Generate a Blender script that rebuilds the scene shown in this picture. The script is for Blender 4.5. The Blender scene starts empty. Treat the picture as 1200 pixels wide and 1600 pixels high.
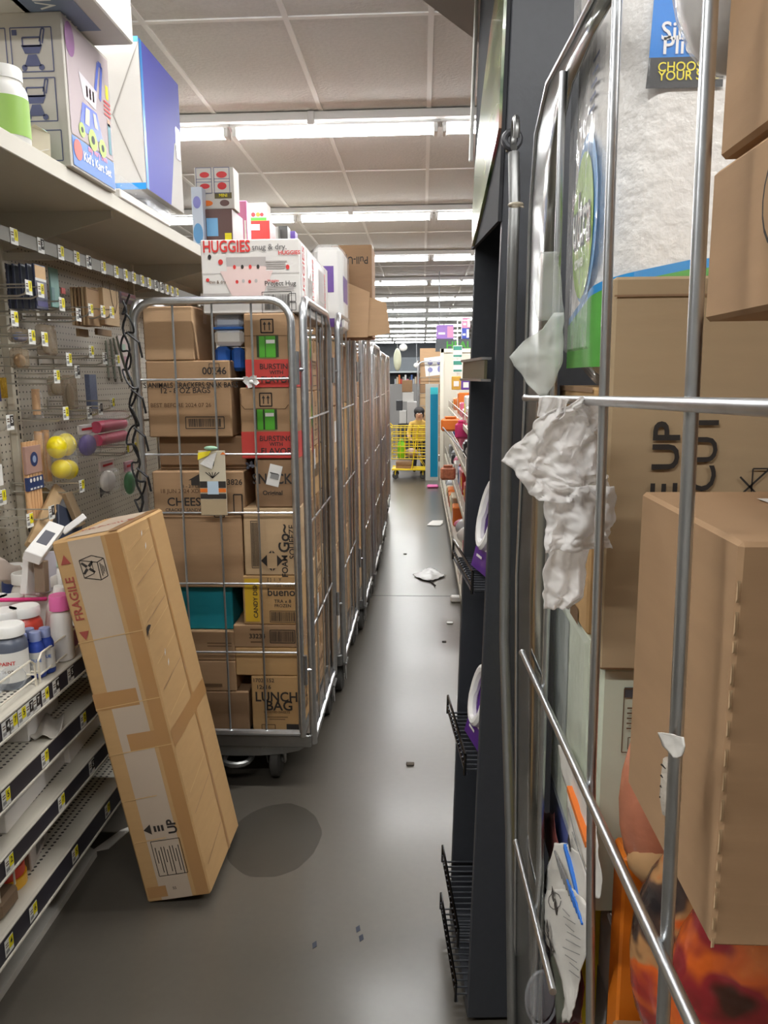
import bpy, bmesh, math, random
from mathutils import Vector, Matrix, noise
random.seed(11)
C = bpy.context.scene.collection
SC = bpy.context.scene
# ------------------------------------------------------------------ camera
F, CX, CY, EYE = 1200.0, 600.0, 800.0, 1.5
VPX, VPY = 660.0, 590.0
_y = Vector(((VPX-CX)/F, -(VPY-CY)/F, 1.0)).normalized()      # aisle direction in camera axes (right, up, forward)
_x = Vector((_y.z, 0, -_y.x)).normalized()
_z = Vector((_x.y*_y.z-_x.z*_y.y, _x.z*_y.x-_x.x*_y.z, _x.x*_y.y-_x.y*_y.x))
if _z.y < 0: _z = -_z
ROT = Matrix((_x, _y, _z))
cam = bpy.data.cameras.new('camera'); cam.sensor_fit = 'VERTICAL'; cam.sensor_height = 36; cam.lens = 36*F/1600
cam.clip_start = 0.03; cam.clip_end = 100
co = bpy.data.objects.new('camera', cam); C.objects.link(co)
r_, u_, f_ = ROT @ Vector((1,0,0)), ROT @ Vector((0,1,0)), ROT @ Vector((0,0,1))
co.matrix_world = Matrix(((r_.x,u_.x,-f_.x,0),(r_.y,u_.y,-f_.y,0),(r_.z,u_.z,-f_.z,EYE),(0,0,0,1)))
SC.camera = co
# ------------------------------------------------------------------ exposure, world
SC.view_settings.view_transform = 'Standard'; SC.view_settings.look = 'None'
SC.view_settings.gamma = 1.0; SC.view_settings.use_curve_mapping = False
SC.view_settings.exposure = 1.45
TUBE_STRENGTH = 11.0; LAMP_WATTS = 7.0
w = bpy.data.worlds.new('world'); SC.world = w; w.use_nodes = True
w.node_tree.nodes['Background'].inputs[0].default_value = (0.9, 0.95, 1, 1)
w.node_tree.nodes['Background'].inputs[1].default_value = 0.15
SC.cycles.use_denoising = True; SC.cycles.caustics_reflective = False; SC.cycles.caustics_refractive = False
SC.cycles.max_bounces = 9; SC.cycles.diffuse_bounces = 6; SC.cycles.glossy_bounces = 3
SC.cycles.transparent_max_bounces = 12; SC.cycles.transmission_bounces = 4
SC.cycles.sample_clamp_indirect = 6
# measuring helpers: where a sight line meets a plane of the shop
def ray(u, v): return ROT @ Vector(((u-CX)/F, -(v-CY)/F, 1))
def onX(u, v, x): d = ray(u, v); return Vector((0,0,EYE)) + d*(x/d.x)
def onY(u, v, y): d = ray(u, v); return Vector((0,0,EYE)) + d*(y/d.y)
def onZ(u, v, z): d = ray(u, v); return Vector((0,0,EYE)) + d*((z-EYE)/d.z)
# ------------------------------------------------------------------ materials
def lin(c): return c/12.92 if c <= .04045 else ((c+.055)/1.055)**2.4
def rgb(r, g, b): return (lin(r/255), lin(g/255), lin(b/255), 1)
MATS = {}
def mat(name, col, rough=.6, metal=0, noise_amt=0, noise_scale=30, bump=0, emit=0, stretch=None, coat=0):
    if name in MATS: return MATS[name]
    m = bpy.data.materials.new(name); m.use_nodes = True; MATS[name] = m
    nt = m.node_tree; b = nt.nodes['Principled BSDF']
    col = rgb(*col)
    b.inputs['Base Color'].default_value = col; b.inputs['Roughness'].default_value = rough; b.inputs['Metallic'].default_value = metal
    b.inputs['Coat Weight'].default_value = coat
    if emit:
        b.inputs['Emission Color'].default_value = col; b.inputs['Emission Strength'].default_value = emit
    if noise_amt or bump:
        tc = nt.nodes.new('ShaderNodeTexCoord'); mp = nt.nodes.new('ShaderNodeMapping'); n = nt.nodes.new('ShaderNodeTexNoise')
        n.inputs['Scale'].default_value = noise_scale; n.inputs['Detail'].default_value = 4
        if stretch: mp.inputs['Scale'].default_value = stretch
        nt.links.new(tc.outputs['Object'], mp.inputs[0]); nt.links.new(mp.outputs[0], n.inputs['Vector'])
        if noise_amt:
            mx = nt.nodes.new('ShaderNodeMix'); mx.data_type = 'RGBA'
            mx.inputs[6].default_value = [c*(1-noise_amt) for c in col[:3]]+[1]
            mx.inputs[7].default_value = [min(1, c*(1+noise_amt)) for c in col[:3]]+[1]
            nt.links.new(n.outputs['Fac'], mx.inputs[0]); nt.links.new(mx.outputs[2], b.inputs['Base Color'])
        if bump:
            bp = nt.nodes.new('ShaderNodeBump'); bp.inputs['Strength'].default_value = bump; bp.inputs['Distance'].default_value = .004
            nt.links.new(n.outputs['Fac'], bp.inputs['Height']); nt.links.new(bp.outputs[0], b.inputs['Normal'])
    return m
def film(name, col=(235,238,240), fac=.25, rough=.15, bump=.5, edge=.5):
    if name in MATS: return MATS[name]
    m = bpy.data.materials.new(name); m.use_nodes = True; MATS[name] = m
    nt = m.node_tree; b = nt.nodes['Principled BSDF']; out = nt.nodes['Material Output']
    b.inputs['Base Color'].default_value = rgb(*col); b.inputs['Roughness'].default_value = rough
    tr = nt.nodes.new('ShaderNodeBsdfTransparent'); mx = nt.nodes.new('ShaderNodeMixShader'); lw = nt.nodes.new('ShaderNodeLayerWeight')
    ma = nt.nodes.new('ShaderNodeMath'); ma.operation = 'MULTIPLY_ADD'; ma.inputs[1].default_value = edge; ma.inputs[2].default_value = fac; ma.use_clamp = True
    lw.inputs[0].default_value = .3
    n = nt.nodes.new('ShaderNodeTexNoise'); n.inputs['Scale'].default_value = 25; bp = nt.nodes.new('ShaderNodeBump'); bp.inputs['Strength'].default_value = bump; bp.inputs['Distance'].default_value = .01
    tc = nt.nodes.new('ShaderNodeTexCoord'); nt.links.new(tc.outputs['Object'], n.inputs['Vector'])
    nt.links.new(n.outputs['Fac'], bp.inputs['Height']); nt.links.new(bp.outputs[0], b.inputs['Normal'])
    nt.links.new(lw.outputs['Facing'], ma.inputs[0]); nt.links.new(ma.outputs[0], mx.inputs[0])
    nt.links.new(tr.outputs[0], mx.inputs[1]); nt.links.new(b.outputs[0], mx.inputs[2]); nt.links.new(mx.outputs[0], out.inputs[0])
    return m
def perforated(name, col, axes, pitch, rad, band=None, hole=(40,38,35), rough=.5):
    """painted sheet steel with rows of punched holes; axes = the two local axes of the sheet, band = (axis, lo, hi) limits the rows"""
    if name in MATS: return MATS[name]
    m = bpy.data.materials.new(name); m.use_nodes = True; MATS[name] = m
    nt = m.node_tree; b = nt.nodes['Principled BSDF']; b.inputs['Roughness'].default_value = rough
    L = nt.links.new
    tc = nt.nodes.new('ShaderNodeTexCoord'); sp = nt.nodes.new('ShaderNodeSeparateXYZ'); L(tc.outputs['Object'], sp.inputs[0])
    def M(op, a, bb=None, c=None):
        n = nt.nodes.new('ShaderNodeMath'); n.operation = op
        for i, q in enumerate((a, bb, c)):
            if q is None: continue
            if isinstance(q, (int, float)): n.inputs[i].default_value = q
            else: L(q, n.inputs[i])
        return n.outputs[0]
    parts = []
    for ax, p in zip(axes, pitch):
        f = M('FRACT', M('DIVIDE', sp.outputs[ax], p)); d = M('MULTIPLY', M('SUBTRACT', f, .5), p); parts.append(M('MULTIPLY', d, d))
    hit = M('LESS_THAN', M('ADD', parts[0], parts[1]), rad*rad)
    if band:
        hit = M('MULTIPLY', hit, M('MULTIPLY', M('GREATER_THAN', sp.outputs[band[0]], band[1]), M('LESS_THAN', sp.outputs[band[0]], band[2])))
    mx = nt.nodes.new('ShaderNodeMix'); mx.data_type = 'RGBA'; mx.inputs[6].default_value = rgb(*col); mx.inputs[7].default_value = rgb(*hole)
    L(hit, mx.inputs[0]); L(mx.outputs[2], b.inputs['Base Color'])
    return m
CARD = [mat('cardboard_tan', (184,150,114), .8, 0, .10, 9, .12, stretch=(1,1,6)), mat('cardboard_brown', (170,136,101), .8, 0, .10, 9, .12, stretch=(1,1,6)),
        mat('cardboard_light', (196,166,128), .8, 0, .08, 9, .12, stretch=(1,1,6)), mat('cardboard_dark', (150,118,87), .8, 0, .10, 9, .12, stretch=(1,1,6)),
        mat('cardboard_yellowish', (188,150,101), .8, 0, .08, 9, .12, stretch=(1,1,6))]
TAPE = mat('packing_tape_brown', (176,132,84), .28, coat=.3)
TAPEG = mat('packing_tape_grey', (190,172,150), .3)
INK = mat('ink_black', (48,42,38), .7)
INKB = mat('ink_brown', (105,78,52), .8)
RED = mat('print_red', (196,40,44), .5); WHITE = mat('print_white', (235,233,228), .5, 0, .02)
GREEN = mat('print_green', (70,165,50), .4); YEL = mat('print_yellow', (240,222,40), .5); BLUE = mat('print_blue', (40,110,200), .45)
PURP = mat('print_purple', (98,52,150), .45); TEAL = mat('carton_teal', (20,140,155), .6); PINK = mat('print_pink', (230,110,170), .45)
ORNG = mat('print_orange', (230,120,40), .45)
GALV = mat('galvanised_steel', (202,204,206), .32, 1, .18, 40, .05)
GALVD = mat('dull_zinc_plate', (150,150,148), .4, .9, .2, 14, .08)
BLACKP = mat('black_powder_coat', (62,64,69), .4, 0, .1, 60, .1)
CHROME = mat('black_chrome_wire', (70,70,72), .25, 1)
RUBBER = mat('caster_rubber', (70,68,64), .7)
SHELFM = mat('shelf_paint', (196,190,176), .5, 0, .04, 8)
SHELFD = mat('price_channel_dark', (52,50,58), .45)
TAGW = mat('tag_paper', (236,236,230), .6); TAGY = mat('tag_yellow', (238,222,30), .6)
HOOKM = mat('hook_wire', (190,186,176), .35, .8)
CLEAR = film('clear_plastic', (245,247,250), .05, .08, .4, .3); CLEARB = film('clear_plastic_bottle', (220,225,230), .1, .08, .2, .45)
BAGM = bpy.data.materials.new('white_bag_plastic'); BAGM.use_nodes = True
_bn = BAGM.node_tree; _bb = _bn.nodes['Principled BSDF']; _bb.inputs['Base Color'].default_value = rgb(248,246,244); _bb.inputs['Roughness'].default_value = .5
_bt = _bn.nodes.new('ShaderNodeBsdfTranslucent'); _bt.inputs[0].default_value = rgb(250,248,246); _bx = _bn.nodes.new('ShaderNodeMixShader'); _bx.inputs[0].default_value = .5
_bp = _bn.nodes.new('ShaderNodeBsdfTransparent'); _bx2 = _bn.nodes.new('ShaderNodeMixShader'); _bx2.inputs[0].default_value = .14
_bn.links.new(_bb.outputs[0], _bx.inputs[1]); _bn.links.new(_bt.outputs[0], _bx.inputs[2]); _bn.links.new(_bx.outputs[0], _bx2.inputs[1]); _bn.links.new(_bp.outputs[0], _bx2.inputs[2]); _bn.links.new(_bx2.outputs[0], _bn.nodes['Material Output'].inputs[0])
# ------------------------------------------------------------------ mesh builder
_tc = {}
def text_mesh(s, bold=0):
    k = (s, bold)
    if k not in _tc:
        cu = bpy.data.curves.new('t', 'FONT'); cu.body = s; cu.size = 1; cu.align_x = 'CENTER'; cu.align_y = 'CENTER'; cu.offset = bold; cu.resolution_u = 3
        o = bpy.data.objects.new('t', cu); me = bpy.data.meshes.new_from_object(o)
        _tc[k] = ([v.co.copy() for v in me.vertices], [tuple(p.vertices) for p in me.polygons])
        bpy.data.objects.remove(o); bpy.data.curves.remove(cu); bpy.data.meshes.remove(me)
    return _tc[k]
class MB:
    def __init__(s): s.v = []; s.f = []; s.mi = []; s.sm = []; s.mats = []
    def add(s, vs, fs, m, smooth=False, M=None):
        if m not in s.mats: s.mats.append(m)
        i = s.mats.index(m); o = len(s.v)
        s.v += [(M @ Vector(v)) if M else Vector(v) for v in vs]
        for f in fs: s.f.append([o+k for k in f]); s.mi.append(i); s.sm.append(smooth)
        return s
    def box(s, a, b, m, bev=0, M=None):
        x0, y0, z0 = [min(p, q) for p, q in zip(a, b)]; x1, y1, z1 = [max(p, q) for p, q in zip(a, b)]
        if bev <= 0:
            v = [(x,y,z) for x in (x0,x1) for y in (y0,y1) for z in (z0,z1)]
            return s.add(v, [(0,1,3,2),(4,6,7,5),(0,4,5,1),(2,3,7,6),(0,2,6,4),(1,5,7,3)], m, False, M)
        bev = min(bev, (x1-x0)*.45, (y1-y0)*.45, (z1-z0)*.45)
        v = []; ix = {}
        for sx in (0,1):
            for sy in (0,1):
                for sz in (0,1):
                    c = ((x0,x1)[sx], (y0,y1)[sy], (z0,z1)[sz]); ins = (bev*(1-2*sx), bev*(1-2*sy), bev*(1-2*sz))
                    for ax in range(3):
                        ix[sx,sy,sz,ax] = len(v); v.append(tuple(c[k] if k == ax else c[k]+ins[k] for k in range(3)))
        f = []
        for ax in range(3):
            o = [k for k in range(3) if k != ax]
            for sd in (0,1):
                q = []
                for a_, b_ in ((0,0),(1,0),(1,1),(0,1)):
                    t = [0,0,0]; t[ax] = sd; t[o[0]] = a_; t[o[1]] = b_; q.append(ix[t[0],t[1],t[2],ax])
                f.append(q)
            for a_ in (0,1):
                for b_ in (0,1):
                    q = []
                    for sd, fa in ((0,o[0]),(1,o[0]),(1,o[1]),(0,o[1])):
                        t = [0,0,0]; t[ax] = sd; t[o[0]] = a_; t[o[1]] = b_; q.append(ix[t[0],t[1],t[2],fa])
                    f.append(q)
        for sx in (0,1):
            for sy in (0,1):
                for sz in (0,1): f.append([ix[sx,sy,sz,k] for k in range(3)])
        return s.add(v, f, m, False, M)
    def tube(s, pts, r, m, n=8, closed=False, M=None):
        pts = [Vector(p) for p in pts]; k = len(pts); vs = []; fs = []
        def tan(i):
            a = pts[i-1] if (i > 0 or closed) else pts[i]; b = pts[(i+1) % k] if (i < k-1 or closed) else pts[i]
            return (b-a).normalized()
        t0 = tan(0); nr = t0.orthogonal().normalized()
        for i in range(k):
            t = tan(i); nr = (nr - t*nr.dot(t)); nr = nr.normalized() if nr.length > 1e-6 else t.orthogonal().normalized(); bi = t.cross(nr)
            rr = r[i] if isinstance(r, (list, tuple)) else r
            for j in range(n):
                a = 2*math.pi*j/n; vs.append(pts[i] + (nr*math.cos(a) + bi*math.sin(a))*rr)
        for i in range(k if closed else k-1):
            for j in range(n):
                a, b = i*n+j, i*n+(j+1) % n; c, d = ((i+1) % k)*n+(j+1) % n, ((i+1) % k)*n+j; fs.append((a, b, c, d))
        if not closed: fs += [tuple(range(n))[::-1], tuple(range((k-1)*n, k*n))]
        return s.add(vs, fs, m, True, M)
    def lathe(s, prof, m, n=20, M=None):
        vs = []; fs = []; k = len(prof)
        for r, z in prof:
            for j in range(n): a = 2*math.pi*j/n; vs.append((r*math.cos(a), r*math.sin(a), z))
        for i in range(k-1):
            for j in range(n): fs.append((i*n+j, i*n+(j+1) % n, (i+1)*n+(j+1) % n, (i+1)*n+j))
        fs += [tuple(range(n))[::-1], tuple(range((k-1)*n, k*n))]
        return s.add(vs, fs, m, True, M)
    def ell(s, c, r, m, n=14, k=10, M=None):
        vs = []; fs = []
        for i in range(k+1):
            p = math.pi*(i+.02)/(k+.04)
            for j in range(n): a = 2*math.pi*j/n; vs.append((c[0]+r[0]*math.sin(p)*math.cos(a), c[1]+r[1]*math.sin(p)*math.sin(a), c[2]+r[2]*math.cos(p)))
        for i in range(k):
            for j in range(n): fs.append((i*n+j, i*n+(j+1) % n, (i+1)*n+(j+1) % n, (i+1)*n+j))
        return s.add(vs, fs, m, True, M)
    def prism(s, poly, z0, z1, m, M=None):
        n = len(poly); v = [(x,y,z0) for x, y in poly]+[(x,y,z1) for x, y in poly]
        return s.add(v, [tuple(range(n))[::-1], tuple(range(n,2*n))]+[(i,(i+1) % n,n+(i+1) % n,n+i) for i in range(n)], m, False, M)
    def rect(s, a, b, w, h, m, M): return s.add([(a-w/2,b-h/2,0),(a+w/2,b-h/2,0),(a+w/2,b+h/2,0),(a-w/2,b+h/2,0)], [(0,1,2,3)], m, False, M)
    def poly(s, pts, m, M): return s.add([(x,y,0) for x, y in pts], [tuple(range(len(pts)))], m, False, M)
    def outline(s, a, b, w, h, t, m, M):
        s.rect(a, b-h/2, w, t, m, M); s.rect(a, b+h/2, w, t, m, M); s.rect(a-w/2, b, t, h, m, M); return s.rect(a+w/2, b, t, h, m, M)
    def disc(s, a, b, r, m, M, ry=None, n=20): return s.poly([(a+r*math.cos(2*math.pi*i/n), b+(ry or r)*math.sin(2*math.pi*i/n)) for i in range(n)], m, M)
    def line(s, pts, t, m, M):
        for (x0,y0), (x1,y1) in zip(pts, pts[1:]):
            d = Vector((x1-x0, y1-y0)); L = d.length or 1; nx, ny = -d.y/L*t/2, d.x/L*t/2
            s.add([(x0+nx,y0+ny,0),(x0-nx,y0-ny,0),(x1-nx,y1-ny,0),(x1+nx,y1+ny,0)], [(0,1,2,3)], m, False, M)
        return s
    def text(s, st, size, m, M, a=0, b=0, bold=0, sx=1):
        v, f = text_mesh(st, bold); return s.add([(a+p.x*size*sx, b+p.y*size, 0) for p in v], f, m, False, M)
    def build(s, name, parent=None, loc=(0,0,0), sub=None, bevel=0, solid=0, sub_div=0):
        me = bpy.data.meshes.new(name); sub = Vector(sub) if sub else Vector()
        me.from_pydata([v-sub for v in s.v], [], s.f)
        for m in s.mats: me.materials.append(m)
        me.polygons.foreach_set('material_index', s.mi); me.polygons.foreach_set('use_smooth', s.sm)
        bm = bmesh.new(); bm.from_mesh(me); bmesh.ops.recalc_face_normals(bm, faces=bm.faces)
        for e in bm.edges:
            if len(e.link_faces) == 2 and e.calc_face_angle(0) > .75: e.smooth = False
        bm.to_mesh(me); bm.free()
        o = bpy.data.objects.new(name, me); C.objects.link(o); o.location = loc
        if parent: o.parent = parent
        if solid: q = o.modifiers.new('solid', 'SOLIDIFY'); q.thickness = solid
        if sub_div: q = o.modifiers.new('sub', 'SUBSURF'); q.levels = q.render_levels = sub_div
        return o
def tag(o, label=None, cat=None, group=None, kind=None):
    for k, v in (('label', label), ('category', cat), ('group', group), ('kind', kind)):
        if v: o[k] = v
    return o
def empty(name, loc, label=None, cat=None, group=None, rz=0):
    o = bpy.data.objects.new(name, None); C.objects.link(o); o.location = loc; o.rotation_euler = (0,0,rz); o.empty_display_size = .05
    return tag(o, label, cat, group)
def copy_tree(o, parent=None):
    c = o.copy(); C.objects.link(c)
    if parent: c.parent = parent
    for ch in [k for k in list(C.objects) if k.parent == o]: copy_tree(ch, c)
    return c
T = Matrix.Translation
def RX(a): return Matrix.Rotation(math.radians(a), 4, 'X')
def RY(a): return Matrix.Rotation(math.radians(a), 4, 'Y')
def RZ(a): return Matrix.Rotation(math.radians(a), 4, 'Z')
def basis(o, x, y):
    x, y, o = Vector(x).normalized(), Vector(y).normalized(), Vector(o); z = x.cross(y)
    return Matrix(((x.x,y.x,z.x,o.x),(x.y,y.y,z.y,o.y),(x.z,y.z,z.z,o.z),(0,0,0,1)))
def face_m(face, w, d, h, a, b, rot=0, e=.0012):
    """frame of a point (a, b in 0..1) on a face of a w x d x h box standing on z=0 with its front at y=0"""
    if face == 'f': m = basis((-w/2+a*w, -e, b*h), (1,0,0), (0,0,1))
    elif face == 'r': m = basis((w/2+e, a*d, b*h), (0,1,0), (0,0,1))
    elif face == 'l': m = basis((-w/2-e, d-a*d, b*h), (0,-1,0), (0,0,1))
    elif face == 'b': m = basis((-w/2+a*w, b*d, -e), (1,0,0), (0,-1,0))
    else: m = basis((-w/2+a*w, b*d, h+e), (1,0,0), (0,1,0))
    return m @ RZ(rot)
def draw(mb, w, d, h, decals):
    for q in decals:
        k, face, a, b = q[:4]; rest = q[4:]
        layer = .0012
        if k == 'r' : mb.rect(0, 0, rest[0], rest[1], rest[2], face_m(face, w, d, h, a, b, rest[3] if len(rest) > 3 else 0, rest[4] if len(rest) > 4 else layer))
        elif k == 't': mb.text(rest[1], rest[0], rest[2], face_m(face, w, d, h, a, b, rest[3] if len(rest) > 3 else 0, .002), bold=rest[4] if len(rest) > 4 else .01, sx=rest[5] if len(rest) > 5 else 1)
        elif k == 'o': mb.outline(0, 0, rest[0], rest[1], rest[2], rest[3], face_m(face, w, d, h, a, b, 0, .0018))
        elif k == 'bar':
            bw, bh, m = rest[:3]; M = face_m(face, w, d, h, a, b, rest[3] if len(rest) > 3 else 0, .0018); rr = random.Random(5); x = -bw/2
            while x < bw/2:
                t = bw*rr.choice((.012,.02,.03)); mb.rect(x, 0, t, bh, m, M); x += t+bw*rr.choice((.014,.022))
        elif k == 'up':
            sz, m = rest[:2]; M = face_m(face, w, d, h, a, b, 0, .0018); mb.outline(0, 0, sz, sz*1.05, sz*.06, m, M)
            for x in (-.2,.2): mb.rect(x*sz, -.1*sz, sz*.09, sz*.5, m, M); mb.poly([(x*sz-.15*sz,.12*sz),(x*sz+.15*sz,.12*sz),(x*sz,.38*sz)], m, M)
        elif k == 'd': mb.disc(0, 0, rest[0], rest[2], face_m(face, w, d, h, a, b, 0, rest[3] if len(rest) > 3 else .0015), ry=rest[1])
        elif k == 'p': mb.poly(rest[0], rest[1], face_m(face, w, d, h, a, b, 0, rest[2] if len(rest) > 2 else .0015))
        elif k == 'ln': mb.line(rest[0], rest[1], rest[2], face_m(face, w, d, h, a, b, 0, .0018))
def carton(name, label, cat, loc, w, d, h, m, decals=(), group=None, rz=0, tape=True, bev=.004, seams=True):
    mb = MB(); mb.box((-w/2,0,0), (w/2,d,h), m, bev); draw(mb, w, d, h, decals)
    if seams: mb.rect(0, 0, w*.985, .002, INKB, face_m('t', w, d, h, .5, .5))
    o = mb.build(name, loc=loc); o.rotation_euler.z = math.radians(rz); tag(o, label, cat, group)
    if tape:
        t = MB(); tw = min(.05, d*.3); ov = min(.05, h*.35)
        t.box((-w/2-.0006, d/2-tw/2, h-.0004), (w/2+.0006, d/2+tw/2, h+.0006), TAPE)
        for sx in (-1,1): t.box((sx*(w/2+.0002), d/2-tw/2, h-ov), (sx*(w/2+.0008), d/2+tw/2, h+.0006), TAPE)
        t.build('packing_tape', o)
    return o
def merge(o, mb, off):
    """add printed geometry to the mesh of o"""
    me = o.data; vs = [v.co.copy() for v in me.vertices]; fs = [list(p.vertices) for p in me.polygons]; mi = [p.material_index for p in me.polygons]; sm = [p.use_smooth for p in me.polygons]
    base = len(vs); mats = list(me.materials); vs += [v-Vector(off) for v in mb.v]
    for f, i in zip(mb.f, mb.mi):
        if mb.mats[i] not in mats: mats.append(mb.mats[i])
        fs.append([base+k for k in f]); mi.append(mats.index(mb.mats[i])); sm.append(False)
    me.clear_geometry(); me.from_pydata(vs, [], fs); me.materials.clear()
    for m in mats: me.materials.append(m)
    me.polygons.foreach_set('material_index', mi); me.polygons.foreach_set('use_smooth', sm); me.update()
def sheet(rows, place, m, name, loc, amp=.006, freq=30, cols=14, sub=4, parent=None, thick=.0006, fold=0, ridge=0):
    """a crumpled sheet; rows = (v, uL, uR) measured outline, place(u, v) -> point"""
    rr = []
    for (a, b) in zip(rows, rows[1:]):
        for k in range(sub): t = k/sub; rr.append(tuple(a[i]*(1-t)+b[i]*t for i in range(3)))
    rr.append(rows[-1]); vs = []; fs = []
    for v, l, r in rr:
        for j in range(cols+1):
            t = j/cols; p = place(l+(r-l)*t, v); q = p*freq
            n = Vector((noise.noise(q), noise.noise(q+Vector((7,3,1))), noise.noise(q+Vector((1,9,4)))))*amp
            n += Vector((noise.noise(q*2.7), noise.noise(q*2.7+Vector((5,5,5))), 0))*amp*.5
            if ridge: n.y -= amp*ridge*(abs(noise.noise(q*.9))+.6*abs(noise.noise(q*2.1))+.4*abs(noise.noise(q*4.5)))*2
            if fold: n.y += fold*math.sin(t*math.pi*5+v*.02)
            vs.append(p+n)
    W = cols+1
    for i in range(len(rr)-1):
        for j in range(cols): fs.append((i*W+j, i*W+j+1, (i+1)*W+j+1, (i+1)*W+j))
    mb = MB(); mb.add(vs, fs, m, True); return mb.build(name, parent, loc, sub=loc, solid=thick)
# ================================================================== SETTING
def struct(mb, name, **k): return tag(mb.build(name, **k), kind='structure')
FLOORM = bpy.data.materials.new('polished_concrete'); FLOORM.use_nodes = True
_nt = FLOORM.node_tree; _b = _nt.nodes['Principled BSDF']; _tcn = _nt.nodes.new('ShaderNodeTexCoord')
_n1 = _nt.nodes.new('ShaderNodeTexNoise'); _n1.inputs['Scale'].default_value = 1.3; _n1.inputs['Detail'].default_value = 6
_n2 = _nt.nodes.new('ShaderNodeTexNoise'); _n2.inputs['Scale'].default_value = 45; _n2.inputs['Detail'].default_value = 3
_r1 = _nt.nodes.new('ShaderNodeMix'); _r1.data_type = 'RGBA'; _r1.inputs[6].default_value = rgb(74,69,61); _r1.inputs[7].default_value = rgb(97,91,82)
_r2 = _nt.nodes.new('ShaderNodeMix'); _r2.data_type = 'RGBA'; _r2.blend_type = 'OVERLAY'; _r2.inputs[0].default_value = .08
_mr = _nt.nodes.new('ShaderNodeMapRange'); _mr.inputs[3].default_value = .285; _mr.inputs[4].default_value = .32; _b.inputs['IOR'].default_value = 1.55; _b.inputs['Coat Weight'].default_value = .3; _b.inputs['Coat Roughness'].default_value = .17; _b.inputs['Coat IOR'].default_value = 1.5
for _q in (_n1, _n2): _nt.links.new(_tcn.outputs['Object'], _q.inputs['Vector'])
_nt.links.new(_n1.outputs['Fac'], _r1.inputs[0]); _nt.links.new(_r1.outputs[2], _r2.inputs[6]); _nt.links.new(_n2.outputs['Fac'], _r2.inputs[7])
_nt.links.new(_r2.outputs[2], _b.inputs['Base Color']); _nt.links.new(_n1.outputs['Fac'], _mr.inputs[0]); _nt.links.new(_mr.outputs[0], _b.inputs['Roughness'])
X0, X1, Y0, Y1, ZC = -7.0, 7.0, -3.0, 33.0, 2.97
struct(MB().box((X0,Y0,-.1), (X1,Y1,0), FLOORM), 'floor')
TILE = mat('ceiling_tile', (206,204,200), .9, 0, .10, 60, .9)
GRID = mat('ceiling_grid_paint', (226,224,220), .6)
WALLM = mat('wall_paint', (176,172,164), .8, 0, .03, 4); WALLD = mat('wall_dark_grey', (88,92,96), .7, 0, .04, 4)
struct(MB().box((X0,Y0,ZC), (X1,Y1,ZC+.1), TILE), 'ceiling')
g = MB(); k = -11
for k in range(-11, 12):
    x = .036+k*.6; g.box((x-.012,Y0,ZC-.006), (x+.012,Y1,ZC+.002), GRID)
y = 3.45-1.2*5
while y < Y1:
    g.box((X0,y-.012,ZC-.0055), (X1,y+.012,ZC+.002), GRID); y += 1.2
struct(g, 'trim_1')                                   # the ceiling grid
struct(MB().box((X0-.1,Y0,0), (X0,Y1,ZC), WALLM), 'wall_left'); struct(MB().box((X1,Y0,0), (X1+.1,Y1,ZC), WALLM), 'wall_right')
struct(MB().box((X0,Y0-.1,0), (X1,Y0,ZC), WALLM), 'wall_front'); struct(MB().box((X0,Y1,0), (X1,Y1+.1,ZC), WALLD), 'wall_back')
struct(MB().box((X0,Y1-.03,2.0), (X1,Y1,2.22), mat('mint_band', (150,205,205), .6)), 'trim_2')
jy = onZ(650,931,0).y
struct(MB().box((X0,jy-.004,-.001), (X1,jy+.004,.0006), mat('floor_joint', (48,45,40), .6)), 'trim_3')
# ------------------------------------------------------------------ ceiling lights
TUBE = mat('lit_tube', (248,248,248), .4, emit=TUBE_STRENGTH); FIXM = mat('fixture_white', (222,222,220), .5)
def make_light():
    r = empty('ceiling_light', (0,0,ZC))
    MB().box((-.60,-.055,-.055), (.60,.055,-.01), FIXM, .006).build('housing', r)
    for sx in (-1,1): MB().box((sx*.575-.012,-.045,-.105), (sx*.575+.012,.045,-.05), FIXM, .003).build('lamp_holder', r)
    t = MB()
    t.tube([(-.563,0,-.088), (.563,0,-.088)], .017, TUBE, 6); t.build('fluorescent_tube', r)
    l = bpy.data.lights.new('tube_light', 'AREA'); l.shape = 'RECTANGLE'; l.size = 1.12; l.size_y = .034; l.energy = LAMP_WATTS; l.color = (.94,.945,.94)
    lo = bpy.data.objects.new('tube_light', l); C.objects.link(lo); lo.parent = r; lo.location = (0,0,-.107); return r
ordn = ['nearest','second','third','fourth','fifth','sixth','seventh','eighth','ninth','tenth','eleventh','twelfth','thirteenth']
L0 = make_light(); first = True
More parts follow.
